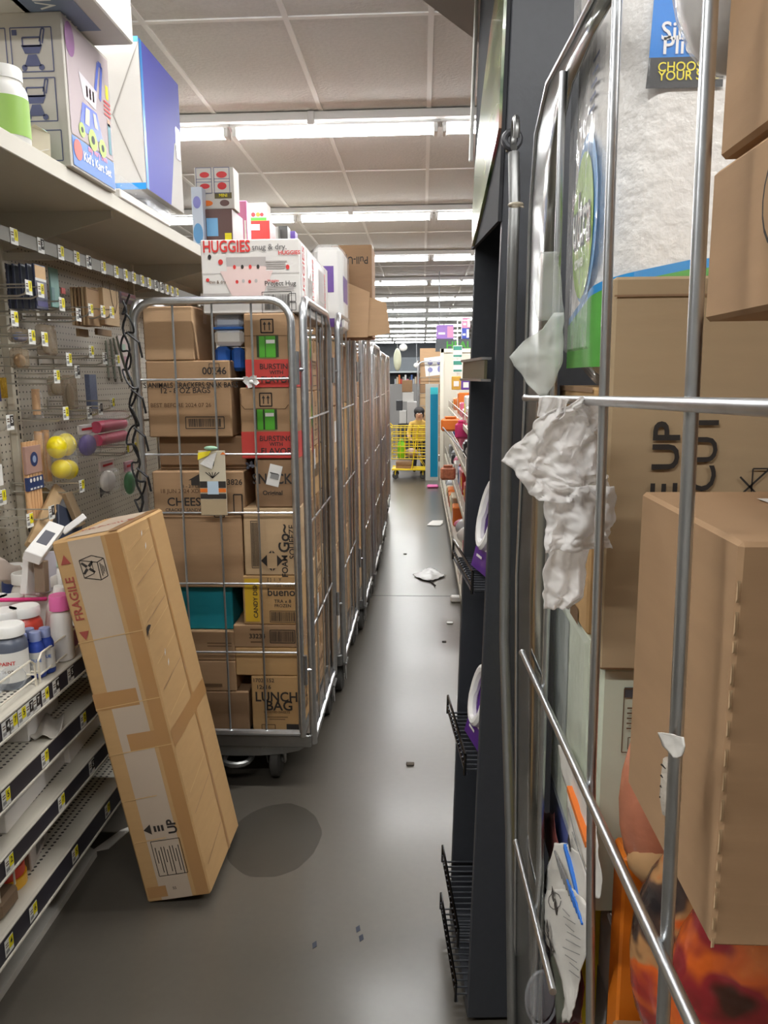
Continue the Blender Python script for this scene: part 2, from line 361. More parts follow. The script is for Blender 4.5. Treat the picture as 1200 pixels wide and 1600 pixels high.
for i in range(-2, 12):
    yy = 4.69+2.41*i
    cols = range(-2, 3) if i < 6 else range(-1, 2)
    for c in cols:
        o = L0 if first else copy_tree(L0); first = False
        xx = -.5+1.2*c; o.location = (xx, yy, ZC)
        if i < 0: tag(o, 'white fluorescent strip light on the ceiling behind the viewer', 'ceiling light', 'strip lights behind the viewer')
        else:
            where = {-3:'far left over the next aisle',-2:'left beyond the wall shelving',-1:'left over the tall shelf',0:'right over the aisle',1:'above the black display stand',2:'right over the next aisle',3:'far right of the shop'}[c]
            tag(o, 'lit strip light %s, %s row from the viewer' % (where, ordn[i]), 'ceiling light', 'fluorescent strip lights')
    rail = MB(); rail.box((X0+.05,yy-.13,ZC-.05), (X1-.05,yy-.085,ZC-.006), FIXM, .004)
    for c in cols: rail.box((-.62+1.2*c-.02,yy-.14,ZC-.075), (-.62+1.2*c+.02,yy-.08,ZC-.006), FIXM, .004)
    tag(rail.build('ceiling_conduit', loc=(0,yy,ZC), sub=(0,yy,ZC)), 'white cable conduit along the ceiling, ' + (('beside the %s row of strip lights' % ordn[i]) if i >= 0 else ('just behind the viewer' if i == -1 else 'well behind the viewer')), 'conduit', 'ceiling conduits')
# ================================================================== LEFT SHELVING
GX, PX = -1.0, -1.45          # shelf fronts, pegboard face
PEG = perforated('pegboard', (186,178,162), (1,2), (.0254,.0254), .0035)
GY0, GY1 = 1.28, 8.6
gr = empty('shelving_gondola', (-1.3,3.0,0), 'beige steel wall shelving with pegboard back along the left of the aisle', 'shelving')
MB().box((PX-.03,GY0,.1), (PX,GY1,2.25), PEG).build('pegboard_panel', gr, sub=gr.location)
UPM = mat('upright_paint', (206,198,180), .5)
for y in (1.44, 2.66, 3.88, 5.10, 6.32, 7.54):
    u = MB(); u.box((PX,y-.02,.05), (PX+.028,y+.02,2.25), UPM, .003)
    z = .2
    while z < 2.2:
        u.box((PX+.0275,y-.004,z), (PX+.0292,y+.004,z+.02), INK); z += .0305
    u.build('upright', gr, sub=gr.location)
DECK = perforated('perforated_deck', (204,198,184), (0,1), (.02,.016), .0045, band=(0,-.125,-.035), hole=(52,48,44))
k_ = MB(); k_.box((GX-.10,GY0,.0), (GX-.12,GY1,.165), BLACKP); k_.build('kick_plate', gr, sub=gr.location)
def price_tag(mb, M, s=.04, style=0):
    mb.rect(0, 0, s, s*1.1, TAGW, M)
    m2 = M @ T((0,0,.0008)); y2 = (TAGY, INK)[style]
    mb.rect(.22*s, .12*s, s*.5, s*.75, y2, m2)
    mb.text(random.choice('1234567'), s*.55, INK if style == 0 else TAGW, M @ T((.22*s,.14*s,.0014)), bold=.02)
    mb.rect(-.26*s, .25*s, s*.32, s*.08, INKB, m2); mb.rect(-.26*s, .08*s, s*.32, s*.08, INKB, m2); mb.rect(-.22*s, -.25*s, s*.4, s*.25, mat('tag_grey', (150,150,148), .6), m2)
def shelf(z, front, depth, label, tags, chan=.042, th=.03, y1=GY1):
    r = empty('shelf', (front,2.2,z), label, 'shelf', 'shelves of the left wall shelving')
    MB().box((front-depth,GY0,z-th), (front,y1,z), DECK, .002).build('shelf_deck', r, sub=r.location)
    c = MB(); c.box((front,GY0,z-chan-.006), (front+.008,y1,z-.004), SHELFD); c.box((front,GY0,z-chan-.014), (front+.012,y1,z-chan-.006), SHELFM, .002); c.box((front-.001,GY0,z-.004), (front+.01,y1,z+.003), SHELFM, .002)
    c.build('price_channel', r, sub=r.location)
    for y, st in tags:
        t = MB(); price_tag(t, basis((front+.0095,y,z-chan/2-.005), (0,1,0), (0,0,1)), .038, st); t.build('price_tag', r, sub=r.location)
def ty(u, v, x): return onX(u, v, x).y
shelf(.71, GX, .45, 'main paint shelf with a wire fence, topmost of the four left shelves', [(ty(u,v,GX), s) for u, v, s in ((3,1132,1),(14,1120,0),(28,1110,0),(40,1100,1),(51,1092,1),(65,1081,0),(82,1069,1),(105,1050,1))])
shelf(.55, GX, .45, 'beige shelf just under the paint shelf, holding loose paper', [(ty(u,v,GX), s) for u, v, s in ((65,1185,0),(4,1250,0),(125,1122,0))], chan=.045)
shelf(.385, GX, .45, 'beige shelf third from the top holding flat white canvases', [(ty(u,v,GX), s) for u, v, s in ((8,1340,0),(90,1243,0),(138,1190,1))])
shelf(.2, GX, .45, 'lowest beige shelf near the floor holding a red box', [(ty(u,v,GX), s) for u, v, s in ((8,1472,0),(46,1418,0),(112,1331,0),(163,1261,0))], chan=.055)
tr = empty('shelf', (GX,2.5,2.09), 'high beige shelf above the pegboard with boxed toys on it', 'shelf', 'shelves of the left wall shelving')
q = MB(); q.box((GX-.46,GY0,2.06), (GX,GY1,2.09), SHELFM, .003); q.box((GX-.004,GY0,2.046), (GX+.004,GY1,2.093), SHELFM, .002)
q.box((GX-.46,GY0,2.03), (GX-.44,GY1,2.06), SHELFM); q.build('shelf_deck', tr, sub=tr.location)
for y in (1.44, 2.66, 3.88, 5.10, 6.32, 7.54):
    MB().add([(GX-.44,y-.006,2.06),(GX-.04,y-.006,2.06),(GX-.04,y-.006,2.035),(GX-.44,y-.006,1.93),(GX-.44,y+.006,2.06),(GX-.04,y+.006,2.06),(GX-.04,y+.006,2.035),(GX-.44,y+.006,1.93)],
             [(0,1,2,3),(7,6,5,4),(0,4,5,1),(1,5,6,2),(2,6,7,3),(3,7,4,0)], SHELFM).build('bracket', tr, sub=tr.location)
# wire fence on the paint shelf
WF = mat('fence_wire_cream', (226,218,200), .4)
fe = MB(); z0 = .713
for y0, y1 in ((1.42,1.86),(1.88,2.28)):
    fe.tube([(GX-.012,y0,z0),(GX-.012,y0,z0+.06),(GX-.012,y0+.02,z0+.075),(GX-.012,y1-.02,z0+.075),(GX-.012,y1,z0+.06),(GX-.012,y1,z0)], .0032, WF, 6)
    fe.tube([(GX-.012,y0,z0+.02),(GX-.012,y1,z0+.02)], .0028, WF, 6)
    for y in (y0, y1): fe.tube([(GX-.012,y,z0+.03),(GX-.07,y,z0+.03),(GX-.07,y,z0)], .0028, WF, 6)
tag(fe.build('wire_fence', loc=(GX,1.9,.71), sub=(GX,1.9,.71)), 'cream wire fence along the front edge of the paint shelf', 'shelf fence')
# hook crossbar and hooks
HX = -1.2
a, b = onX(-40,340,HX), onX(232,452,HX)
bar = empty('scan_rail', (HX,2.6,1.9), 'grey price rail under the high shelf carrying a row of tags', 'price rail')
MB().box((HX-.006,a.y,1.898), (HX+.003,6.6,1.938), mat('rail_grey', (118,114,102), .5)).build('rail_strip', bar, sub=bar.location)
for y in (1.44, 2.66, 3.88, 5.1, 6.32): MB().box((PX,y-.008,1.905), (HX-.005,y+.008,1.93), SHELFM).build('rail_arm', bar, sub=bar.location)
for u, v in ((19,359),(61,374),(93,392),(118,402),(137,410),(160,420),(180,427),(195,435),(208,440),(221,446),(232,450),(243,456),(252,461),(260,465),(268,469),(276,473)):
    y = onX(u, v, HX).y; t = MB(); price_tag(t, basis((HX+.0045,y,1.918), (0,1,0), (0,0,1)), .042, random.choice((0,0,0,1))); t.build('price_tag', bar, sub=bar.location)
def hook(u, v, st=0, x=HX, paper=True):
    p = onX(u, v, x); r = empty('peg_hook', p, 'straight wire peg hook with a paper price tag, on the pegboard', 'peg hook', 'wire hooks on the pegboard')
    L = x-PX
    m = MB(); m.tube([(-L,0,.004),(-.03,0,.0),(-.01,0,.006),(0,0,.022)], .003, HOOKM, 6); m.tube([(-L,0,.034),(-.0,0,.034)], .0024, HOOKM, 6)
    m.box((-L,-.012,-.005), (-L+.004,.012,.042), HOOKM); m.build('wire', r)
    if paper: t = MB(); price_tag(t, basis((.004,0,.024), (0,1,0), (0,0,1)), .04, st); t.build('price_tag', r)
for q in ((44,462,0),(63,466,0),(96,487,0),(22,511,0),(49,539,0),(69,542,0),(122,503,1),(141,495,0),(160,497,0),(174,498,0),(142,560,0),(107,573,0),(163,570,1),(183,573,0),(102,657,0),(15,673,1),
          (139,655,1),(156,649,1),(198,712,0),(210,708,0),(127,770,0),(80,812,1),(46,825,0),(3,790,0),(120,592,1),(88,600,0),(175,640,0),(205,655,1)): hook(*q)
# ------------------------------------------------------------------ things on the high shelf
TS = 2.0912
def bottle(name, label, cat, loc, r, h, body, capm, capr=.86, caph=.14, group=None, labm=None, deco=None, neck=.75, rz=0, tilt=None):
    o = empty(name, loc, label, cat, group, math.radians(rz))
    if tilt: o.rotation_euler = tilt
    hb = h*(1-caph)
    MB().lathe([(r*.92,0),(r,.006),(r,hb*.76),(r*.97,hb*.84),(r*.88,hb*.91),(r*neck,hb*.96),(r*neck,hb)], body, 22).build('bottle_body', o)
    c = MB(); c.lathe([(r*capr,hb-.001),(r*capr,h-.004),(r*capr*.93,h)], capm, 22); c.build('cap', o)
    if labm:
        l = MB(); n = 14; vs = []; fs = []
        for i in range(n+1):
            an = -math.pi/2 - .6 + i/n*2.4
            for z in (hb*.14, hb*.72): vs.append(((r+.0008)*math.cos(an), (r+.0008)*math.sin(an), z))
        for i in range(n): fs.append((2*i, 2*i+2, 2*i+3, 2*i+1))
        l.add(vs, fs, labm, True)
        if deco: 
            for t, s, m, zz in deco:
                M = basis((0, -r-.002, hb*zz), (1,0,0), (0,0,1)) ; l.text(t, s, m, RZ(20) @ M, bold=.02)
        l.build('bottle_label', o)
    return o
p = onX(14, 204, GX-.06)
bottle('bottle', 'white plastic bottle with a green label at the near end of the high shelf', 'bottle', (p.x,p.y,TS), .052, .19, WHITE, WHITE, .82, .16, labm=mat('label_green', (150,190,90), .5), rz=20)
p = onX(52, 214, GX-.05)
o = empty('gift_tin', (p.x,p.y,TS), 'small mint green tin with an open paper flap beside the white bottle', 'tin')
MB().lathe([(.036,0),(.038,.004),(.038,.07),(.036,.074)], mat('mint_tin', (178,205,190), .4), 22).build('tin_body', o)
m = MB(); m.tube([(.03,-.035,.012),(.05,-.02,.02)], .001, WHITE, 4); m.add([(.012,-.042,.0),(.05,-.012,.0),(.054,-.016,.06),(.016,-.046,.07),(.03,-.05,.075)], [(0,1,2,3),(3,2,4)], mat('paper_flap', (222,212,190), .7)); m.build('paper_flap', o, )
# toy cart box
KY0 = onX(103, 130, GX+.02).y; KY1 = onX(175, 200, GX+.02).y; KX = GX+.02; KH = onX(96, 18, KX).z - TS; kw = .46; kd = KY1-KY0
KB = mat('toy_box_white', (200,194,184), .6, 0, .02)
SK = mat('sketch_blue', (95,100,135), .6)
box = MB(); box.box((-kw/2,0,0), (kw/2,kd,KH), KB, .003)
def FM(f, a, b, e=.0018): return face_m(f, kw, kd, KH, a, b, 0, e)
for ci, fx in enumerate((.53,.81)):
    for ri, bz in enumerate((.76,.44)):
        M = FM('f', fx, bz); box.outline(0, 0, kw*.25, KH*.28, .003, SK, M)
        box.outline(0, .02, .05, .022, .004, SK, M); box.poly([(-.03,.012),(.03,.012),(.02,-.01),(-.02,-.01)], SK, M)
        box.poly([(-.012,-.012),(.012,-.012),(.024,-.042),(-.024,-.042)], SK, M)
        for sx in (-1,1): box.disc(sx*.024, -.045, .008, SK, M)
        if ci: box.line([(.022,.02),(.03,.052),(.038,.052),(.03,.015)], .004, SK, M)
        box.rect(-kw*.1, KH*.11, .014, .014, SK, M)
box.outline(0, 0, kw*.54, KH*.2, .003, SK, FM('f', .68, .14))
for i in range(4): box.rect(-.02, .03-i*.016, .16-.02*(i % 3), .004, SK, FM('f', .68, .14))
R = lambda a, b: FM('r', a, b)
box.rect(0, 0, kd*.94, KH*.74, mat('toy_photo_back', (178,164,166), .6), R(.5,.6)); 
box.rect(0, 0, kd*.94, KH*.2, mat('toy_blue', (40,105,190), .45), R(.5,.12))
for rr_ in (.0028,):
    M = FM('r', .5, .5, .0028)
    B2 = mat('toy_cart_blue', (45,80,190), .4); LG = mat('toy_wheel_green', (170,205,90), .5)
    x = lambda a: (a-.5)*kd; z = lambda b: (b-.5)*KH
    box.poly([(x(.3),z(.5)),(x(.62),z(.5)),(x(.74),z(.3)),(x(.2),z(.3))], B2, M)
    box.poly([(x(.26),z(.7)),(x(.66),z(.66)),(x(.6),z(.52)),(x(.34),z(.54))], mat('basket_grey', (205,200,205), .5), M)
    for k in range(3): box.rect(x(.42+k*.07), z(.6), .011, .03, mat('basket_red', (200,110,110), .5), M)
    box.line([(x(.62),z(.66)),(x(.72),z(.88)),(x(.8),z(.88)),(x(.72),z(.62))], .016, B2, M)
    M3 = FM('r', .5, .5, .0036)
    for a_, b_, s_ in ((.25,.3,.02),(.48,.28,.03),(.7,.27,.026)): box.disc(x(a_), z(b_), s_, LG, M3); box.disc(x(a_), z(b_), s_*.4, mat('sketch_dark', (60,60,70), .6), FM('r',.5,.5,.0042))
    box.poly([(x(.36),z(.48)),(x(.45),z(.48)),(x(.42),z(.36)),(x(.32),z(.36))], KB, M3); box.poly([(x(.52),z(.48)),(x(.58),z(.48)),(x(.62),z(.38)),(x(.54),z(.38))], KB, M3)
    box.disc(x(.12), z(.86), .03, mat('seal_purple', (140,90,140), .5), M, ry=.045); box.rect(x(.9), z(.72), .02, .04, TAGY, M)
    box.rect(x(.9), z(.38), .022, .09, mat('child_teal', (110,150,160), .6), M); box.disc(x(.9), z(.5), .011, mat('child_skin', (200,160,135), .6), M)
    for i in range(4): box.rect(x(.88), z(.64-i*.03), .05, .006, RED, M3)
    box.text('my very own', .026, mat('toy_pink', (230,140,170), .5), FM('r', .58, .2, .003), bold=.02); box.text("Kid's Kart Set", .036, WHITE, FM('r', .56, .12, .003), bold=.02); box.disc(x(.14), z(.14), .028, mat('seal_red', (200,90,80), .5), M)
o = box.build('toy_box', loc=(KX-kw/2,KY0,TS)); tag(o, 'white toy cart set box with a blue cart picture on the high shelf', 'box')
# white box lying on top of it
zt = TS+KH+.001
cx = GX+.135; wy1 = 2.47; 
o = carton('box', 'big white box lying on top of the toy cart set box, sticking out', 'box', (cx-.25,1.86,zt), .5, wy1-1.86, .3, mat('box_white', (196,192,186), .6, 0, .02),
  [('r','b',.73,.42,.16,.5,mat('panel_slate', (112,124,148), .5)), ('t','b',.73,.4,.07,'MY VERY OWN',WHITE,90,.01), ('r','b',.3,.5,.3,.4,mat('panel_pale', (196,190,182), .5))], tape=False, seams=False)
# blue and white box
BY0 = 2.86; bx = GX+.015; bz = TS+.085; bh = onX(242,90,bx).z-bz; bd = 3.30-BY0; bw = .44
BV = mat('box_violet', (70,74,172), .6); BB = mat('box_blue_edge', (40,140,215), .4)
m = MB(); WB = mat('box_white', (212,206,198)); m.box((-bw/2,0,0), (bw/2,bd,bh), WB, .002)
mm = face_m('r', bw, bd, bh, 0, 0); m.poly([(0,0),(bd*.62,0),(bd*.8,bh*.5),(bd,bh*.6),(bd,bh),(0,bh)], BV, mm)
mm = face_m('r', bw, bd, bh, 0, 0, 0, .002); m.rect(.012, bh/2, .024, bh, BB, mm); m.rect(bd*.9, bh*.52, .05, .12, mat('silver_print', (190,190,205), .2, .6), mm)
mm = face_m('f', bw, bd, bh, .5, .5, 0, .0016); m.rect(0, bh*.49, bw, .018, BB, mm); m.rect(0, -bh*.485, bw, .022, BB, mm)
FL = mat('fold_line', (150,145,138), .7)
m.line([(bw*.5,bh*.47),(bw*.26,0),(bw*.47,-bh*.46)], .004, FL, mm); m.line([(bw*.26,0),(-bw*.5,0)], .002, FL, mm)
tag(m.build('box', loc=(bx-bw/2,BY0,bz)), 'white and violet box with a folded white end flap on the high shelf', 'box')
m = MB(); m.box((-.2,0,0), (.2,.62,.006), mat('tray_card_white', (214,210,204), .5), .002); m.build
o = empty('clamshell_tray', (GX-.19,2.62,TS), 'clear plastic clamshell tray lying under the white and violet box', 'package')
MB().box((-.2,0,0), (.2,.5,.03), mat('tray_card_white', (214,210,204), .5), .004).build('card_back', o)
m = MB(); m.box((-.19,.02,.031), (.19,.66,.083), CLEAR, .01); m.build('clear_shell', o)
m = MB(); m.box((.03,.36,.031), (.17,.62,.081), mat('silver_foil', (170,172,178), .15, 1), .01); m.build('foil_insert', o)
# smaller toys further along the shelf
def px_box(name, label, cat, u0, v0, u1, Y, depth, m, decals=(), z=TS, group=None, tape=False, seams=False, xmax=None):
    a = onY(u0, v0, Y); b = onY(u1, v0, Y); w_ = b.x-a.x; h_ = a.z-z
    return carton(name, label, cat, ((a.x+b.x)/2, Y, z), w_, depth, h_, m, decals, group, 0, tape, .002, seams)
MAR = mat('toy_box_maroon', (98,70,66), .4); MAG = mat('toy_box_magenta', (150,50,120), .4)
zt2 = onY(330,326,4.15).z
px_box('toy_box', 'dark toy box with a purple front under the drawing box, on the high shelf', 'box', 316, 327, 362, 4.15, .25, MAR,
  [('r','f',.5,.2,.155,.08,MAG), ('r','f',.32,.68,.06,.09,mat('toy_sky', (120,180,225), .4)), ('r','f',.85,.5,.035,.04,TAGY,0,.002)])
px_box('toy_box', 'white toy box printed with red drawings, beside the violet box', 'box', 303, 262, 364, 4.17, .12, WB,
  [('o','f',.24,.82,.08,.07,.003,SK),('o','f',.7,.82,.08,.07,.003,SK),('o','f',.24,.55,.08,.07,.003,SK),('o','f',.7,.55,.08,.07,.003,SK),
   ('d','f',.26,.82,.025,.014,RED),('d','f',.7,.82,.028,.016,RED),('d','f',.26,.55,.026,.013,RED),('d','f',.7,.55,.024,.018,RED),('r','f',.72,.32,.09,.03,mat('olive_dark', (90,80,40), .5)),('t','f',.72,.32,.022,'MINI',TAGY),('d','f',.3,.14,.03,.014,ORNG),('d','f',.75,.14,.025,.016,MAR)], z=zt2+.002)
px_box('toy_pack', 'pale toy pack with blue dots standing below the drawing box', 'toy', 298, 292, 315, 4.1, .12, mat('toy_pale_blue', (196,206,222), .4), [('d','f',.5,.8,.02,.03,mat('lilac', (130,130,200), .4)),('d','f',.5,.4,.025,.05,mat('sea_blue', (90,150,200), .4))])
px_box('toy_pack', 'pink and green toy bag standing beside the dark toy box', 'toy', 364, 314, 385, 4.7, .1, mat('toy_bag_pink', (206,120,160), .3), [('r','f',.5,.22,.06,.11,mat('toy_green', (150,200,80), .4)),('r','f',.85,.5,.012,.22,WHITE)])
zr = onY(400,345,5.1).z
px_box('toy_box', 'bright red toy box below the small white and green box', 'box', 386, 345, 421, 5.1, .2, mat('toy_red', (205,40,36), .4), [('r','f',.35,.9,.06,.035,WHITE)])
px_box('toy_box', 'small white box with a green base on top of the red toy box', 'box', 386, 317, 416, 5.12, .14, WB, [('r','f',.5,.08,.12,.025,GREEN),('d','f',.3,.35,.014,.014,RED),('d','f',.55,.35,.014,.014,ORNG),('d','f',.75,.35,.012,.012,RED),('d','f',.5,.75,.02,.016,mat('tag_grey', (150,150,148)))], z=zr+.002)
px_box('toy_pack', 'grey and yellow toy pack on the high shelf, right of the red box', 'toy', 421, 354, 434, 5.6, .12, mat('toy_grey', (150,150,146), .4), [('r','f',.5,.5,.02,.08,TAGY)])
px_box('toy_pack', 'dark toy pack with a yellow stripe left of the purple pack', 'toy', 435, 353, 449, 5.7, .12, mat('toy_dark', (70,68,64), .4), [('r','f',.7,.5,.02,.09,TAGY)])
px_box('toy_pack', 'small purple pack at the far end of the shelf toys', 'toy', 451, 361, 461, 5.9, .12, mat('toy_purple', (120,90,190), .4), [('r','f',.5,.6,.02,.03,WHITE)])
# ------------------------------------------------------------------ goods on the pegboard
def card(name, label, cat, u0, v0, u1, v1, x, t, m, decals=(), group=None):
    a, b = onX(u0, v0, x), onX(u1, v1, x); h = abs(a.z-b.z); wd = b.y-a.y
    mb = MB(); mb.box((-t,0,0), (0,wd,h), m, .001)
    def rm(fa, fb): return basis((.0012, fa*wd, fb*h), (0,1,0), (0,0,1))
    for d in decals:
        if d[0] == 'r': mb.rect(0, 0, d[3]*wd, d[4]*h, d[5], rm(d[1], d[2]))
        elif d[0] == 't': mb.text(d[3], d[4], d[5], rm(d[1], d[2]) @ T((0,0,.001)), bold=.02)
        elif d[0] == 'd': mb.disc(0, 0, d[3]*wd, d[5], rm(d[1], d[2]) @ T((0,0,.0006)), ry=d[4]*h)
    o = mb.build(name, loc=(x, a.y, min(a.z, b.z))); return tag(o, label, cat, group)
NAVY = mat('card_navy', (52,58,84), .3, coat=.3)
ys = onX(52,411,-1.22).y; ye = onX(76,411,-1.22).y
for i, x in enumerate((-1.22,-1.241,-1.263,-1.285,-1.305)):
    nm = ['orange fronted navy craft pack hanging foremost on its hook','navy craft pack second from the front of its hook','navy craft pack in the middle of its hook','navy craft pack fourth from the front of its hook','navy craft pack at the back of its hook by the upright'][i]
    uo = lambda y, x=x: 660+x*1200/y
    o = card('craft_pack', nm, 'craft pack', 52, 411, 76, 485, -1.22, .007, NAVY, [('r',.5,.83,.9,.28,mat('pack_orange', (206,158,84), .4)),('r',.5,.66,.95,.06,WHITE),('r',.3,.45,.3,.28,mat('pack_red', (160,62,54), .4)),('r',.68,.45,.3,.28,mat('pack_brown', (96,64,50), .4)),('r',.5,.12,.9,.12,mat('pack_indigo', (70,66,120), .4))] if i == 0 else [('r',.5,.5,.96,.97,mat('pack_slate', (74,80,96), .35)),('r',.02,.5,.05,.98,mat('pack_edge', (150,156,170), .4))], 'navy craft packs')
    o.location.x = x
card('craft_pack', 'teal craft pack hanging right of the navy packs', 'craft pack', 77, 417, 95, 482, -1.29, .006, mat('card_teal', (128,172,162), .5), [('r',.2,.3,.35,.4,mat('teal_grey', (100,140,140), .5)),('d',.8,.2,.08,.04,INK)])
card('craft_pack', 'small red card tab hanging beside the teal craft pack', 'craft pack', 96, 449, 103, 460, -1.29, .004, mat('card_red', (196,92,86), .5))
KRAFT = mat('kraft_paper', (168,136,100), .75, 0, .06, 12)
KRL = mat('kraft_light', (190,162,124), .75, 0, .05, 12)
for i, x in enumerate((-1.25,-1.262,-1.275,-1.29,-1.303)):
    o = card('kraft_bag', ['foremost','second','third','fourth','rearmost'][i]+' brown kraft gift bag of the left bundle on the pegboard', 'gift bag', 134, 448, 159, 511, -1.25, .009, (KRAFT, KRL, CARD[3])[i % 3], [('r',.5,.97,.8,.02,INKB)], 'kraft bags'); o.location.x = x
for i, x in enumerate((-1.235,-1.262)):
    o = card('kraft_bag', ['pale kraft bag with string handles, foremost of the right bundle','pale kraft bag behind the foremost one of the right bundle'][i], 'gift bag', 160, 449, 188, 511, -1.235, .02, KRL, [], 'kraft bags'); o.location.x = x
    h_ = MB(); wd = onX(188,449,x).y-onX(160,449,x).y
    h_.tube([(.004,.3*wd,.17),(.008,.36*wd,.09),(.008,.5*wd,.05),(.008,.64*wd,.09),(.004,.7*wd,.17)], .0016, mat('kraft_string', (110,92,70), .8), 5); h_.build('string_handle', o)
card('kraft_bag', 'folded kraft bag sticking out below the left bundle', 'gift bag', 123, 513, 139, 527, -1.32, .012, KRL)
card('kraft_bag', 'folded kraft bag sticking out below the right bundle', 'gift bag', 152, 513, 175, 526, -1.3, .012, KRAFT)
card('craft_pack', 'lilac and white craft pack behind the black cord', 'craft pack', 188, 455, 213, 478, -1.36, .006, mat('card_lilac', (176,170,196), .5), [('r',.5,.8,.9,.3,mat('card_rose', (190,140,150), .5)),('r',.5,.5,.95,.2,WHITE)])
card('craft_pack', 'pale pink craft pack hanging right of the brushes', 'craft pack', 184, 524, 204, 588, -1.4, .006, mat('card_palepink', (206,192,186), .5), [('r',.4,.7,.5,.2,mat('card_mint', (160,190,170), .5)),('r',.6,.4,.4,.2,mat('card_rose', (190,140,150)))])
card('craft_pack', 'blue glitter craft tube pack below the brushes', 'craft pack', 139, 585, 154, 641, -1.36, .02, mat('glitter_blue', (110,122,150), .3, .3, .3, 120))
for k, (y, z, w_, h, c, l) in enumerate(((4.15,1.72,.1,.16,(60,62,70),'dark craft pack on the pegboard behind the top of the nearest cage'),(4.35,1.74,.12,.14,(150,120,90),'tan craft pack right of the dark one behind the cage top'),(4.6,1.7,.1,.18,(52,70,110),'deep blue craft pack behind the cage top'),(4.8,1.72,.12,.16,(196,190,186),'white craft pack right of the deep blue one'),(5.05,1.7,.12,.18,(70,64,62),'brownish black craft pack behind the diaper box corner'),(5.3,1.72,.12,.16,(170,90,110),'rose craft pack far along the pegboard'),(5.6,1.7,.14,.18,(60,90,80),'dark green craft pack farthest along the pegboard'))):
    o = tag(MB().box((-.01,0,0),(0,w_,h), mat('craft_%d' % k, c, .4), .002).box((-.004,.01,h),(-.001,w_-.01,h+.04), WHITE).build('craft_pack', loc=(-1.25,y,z)), l, 'craft pack')
    hk = empty('peg_hook', (-1.2,y+w_/2,z+h+.03), 'straight wire peg hook with a paper price tag, on the pegboard', 'peg hook', 'wire hooks on the pegboard')
    m = MB(); m.tube([(-.25,0,0),(0,0,0)], .003, HOOKM, 6); m.build('wire', hk); m = MB(); price_tag(m, basis((.004,0,.0),(0,1,0),(0,0,1)), .04, 0); m.build('price_tag', hk)
GLASSB = film('cellophane_brown', (170,150,122), .35, .2, .5)
for (u0,v0,u1,v1,l,c) in ((22,512,50,536,'blue topped bag of beads hanging by the pegboard upright',BLUE),(24,544,46,576,'gold bead bag hanging below the blue topped bag',mat('gold_beads', (176,132,82), .3, .5, .4, 90)),
                        (64,506,90,556,'cellophane bag of dark sticks in the middle of the pegboard',mat('sticks_dark', (92,82,70), .6)),(82,588,100,618,'small cellophane bag hanging low on the pegboard middle',mat('bag_taupe', (150,138,120), .5)),
                        (104,586,122,640,'tall cellophane bag left of the blue glitter tube',mat('bag_taupe2', (140,128,112), .5))):
    a, b = onX(u0,v0,-1.3), onX(u1,v1,-1.3); o = empty('craft_bag', (-1.3,(a.y+b.y)/2,b.z), l, 'craft pack'); wd = b.y-a.y; h = a.z-b.z
    m = MB(); m.ell((-.01,0,h*.4), (.012,wd*.42,h*.36), c); m.build('bag_contents', o)
    m = MB(); m.box((-.026,-wd/2,0), (.006,wd/2,h), GLASSB, .008); m.build('cellophane', o)
WOOD = mat('dowel_wood', (214,168,120), .6, 0, .12, 20, stretch=(1,1,.2)); 
for u0,v0,u1,v1,l in ((55,608,58,648,'short wooden dowel hanging high on the pegboard'),(59,674,64,748,'wooden dowel hanging just right of the dowel pack'),(70,672,76,752,'wooden dowel second to the right of the dowel pack')):
    a, b = onX(u0,v0,-1.34), onX(u1,v1,-1.34); o = empty('wooden_dowel', b, l, 'dowel', 'wooden dowels')
    m = MB(); m.tube([(0,0,0),(0,a.y-b.y,a.z-b.z)], .014, WOOD, 10); m.build('dowel_rod', o); m = MB(); m.box((-.012,-.02,-.02), (.018,.02,(a.z-b.z)*.98), CLEAR, .008); m.build('sleeve', o)
a, b = onX(33,692,-1.3), onX(57,818,-1.3); o = empty('dowel_pack', b, 'pack of five wooden dowels with a pink and navy label', 'dowel pack'); h = a.z-b.z; wd = .095
for k in range(5): MB().tube([(0,(k-2)*.019,0),(0,(k-2)*.019,h)], .009, WOOD, 8).build('dowel_rod', o)
m = MB(); m.box((.0,-.052,h*.62), (.0105,.052,h*.95), mat('label_rosewood', (176,140,128), .5), .001); M = basis((.0118,0,h*.79), (0,1,0), (0,0,1)); m.disc(0,0,.024,mat('label_navy', (44,60,104), .5),M); m.disc(0,0,.012,mat('label_pale', (150,165,195), .5),M @ T((0,0,.0006)))
m.box((.0,-.052,h*.42), (.0105,.052,h*.58), mat('label_navy', (44,60,104))); M = basis((.0118,0,h*.5), (0,1,0), (0,0,1))
for k in range(4): m.disc((k-1.5)*.022,.012,.007,WHITE,M); m.rect((k-1.5)*.022,-.016,.014,.006,WHITE,M)
m.build('pack_label', o)
a, b = onX(84,679,-1.26), onX(119,746,-1.26); yo = empty('foam_egg_pack', ((a.x),(a.y+b.y)/2,b.z), 'clear bag of bright yellow foam eggs on the pegboard', 'craft pack'); h = a.z-b.z; wd = b.y-a.y
YE = mat('egg_yellow', (244,222,30), .35)
for y, z, s in ((-.24,.72,1),(.24,.74,1.02),(-.12,.25,.85),(.26,.2,.9)): MB().ell((-.01,y*wd,z*h), (.035,.25*wd*s,.24*h*s), YE).build('foam_egg', yo)
m = MB(); m.ell((-.01,0,h*.5), (.045,wd*.54,h*.56), CLEAR); m.build('clear_bag', yo)
a, b = onX(147,655,-1.28), onX(195,692,-1.28); o = empty('yarn_pack', (a.x,(a.y+b.y)/2,b.z), 'bright pink yarn pack with two rolls on the pegboard', 'craft pack'); h = a.z-b.z; wd = b.y-a.y
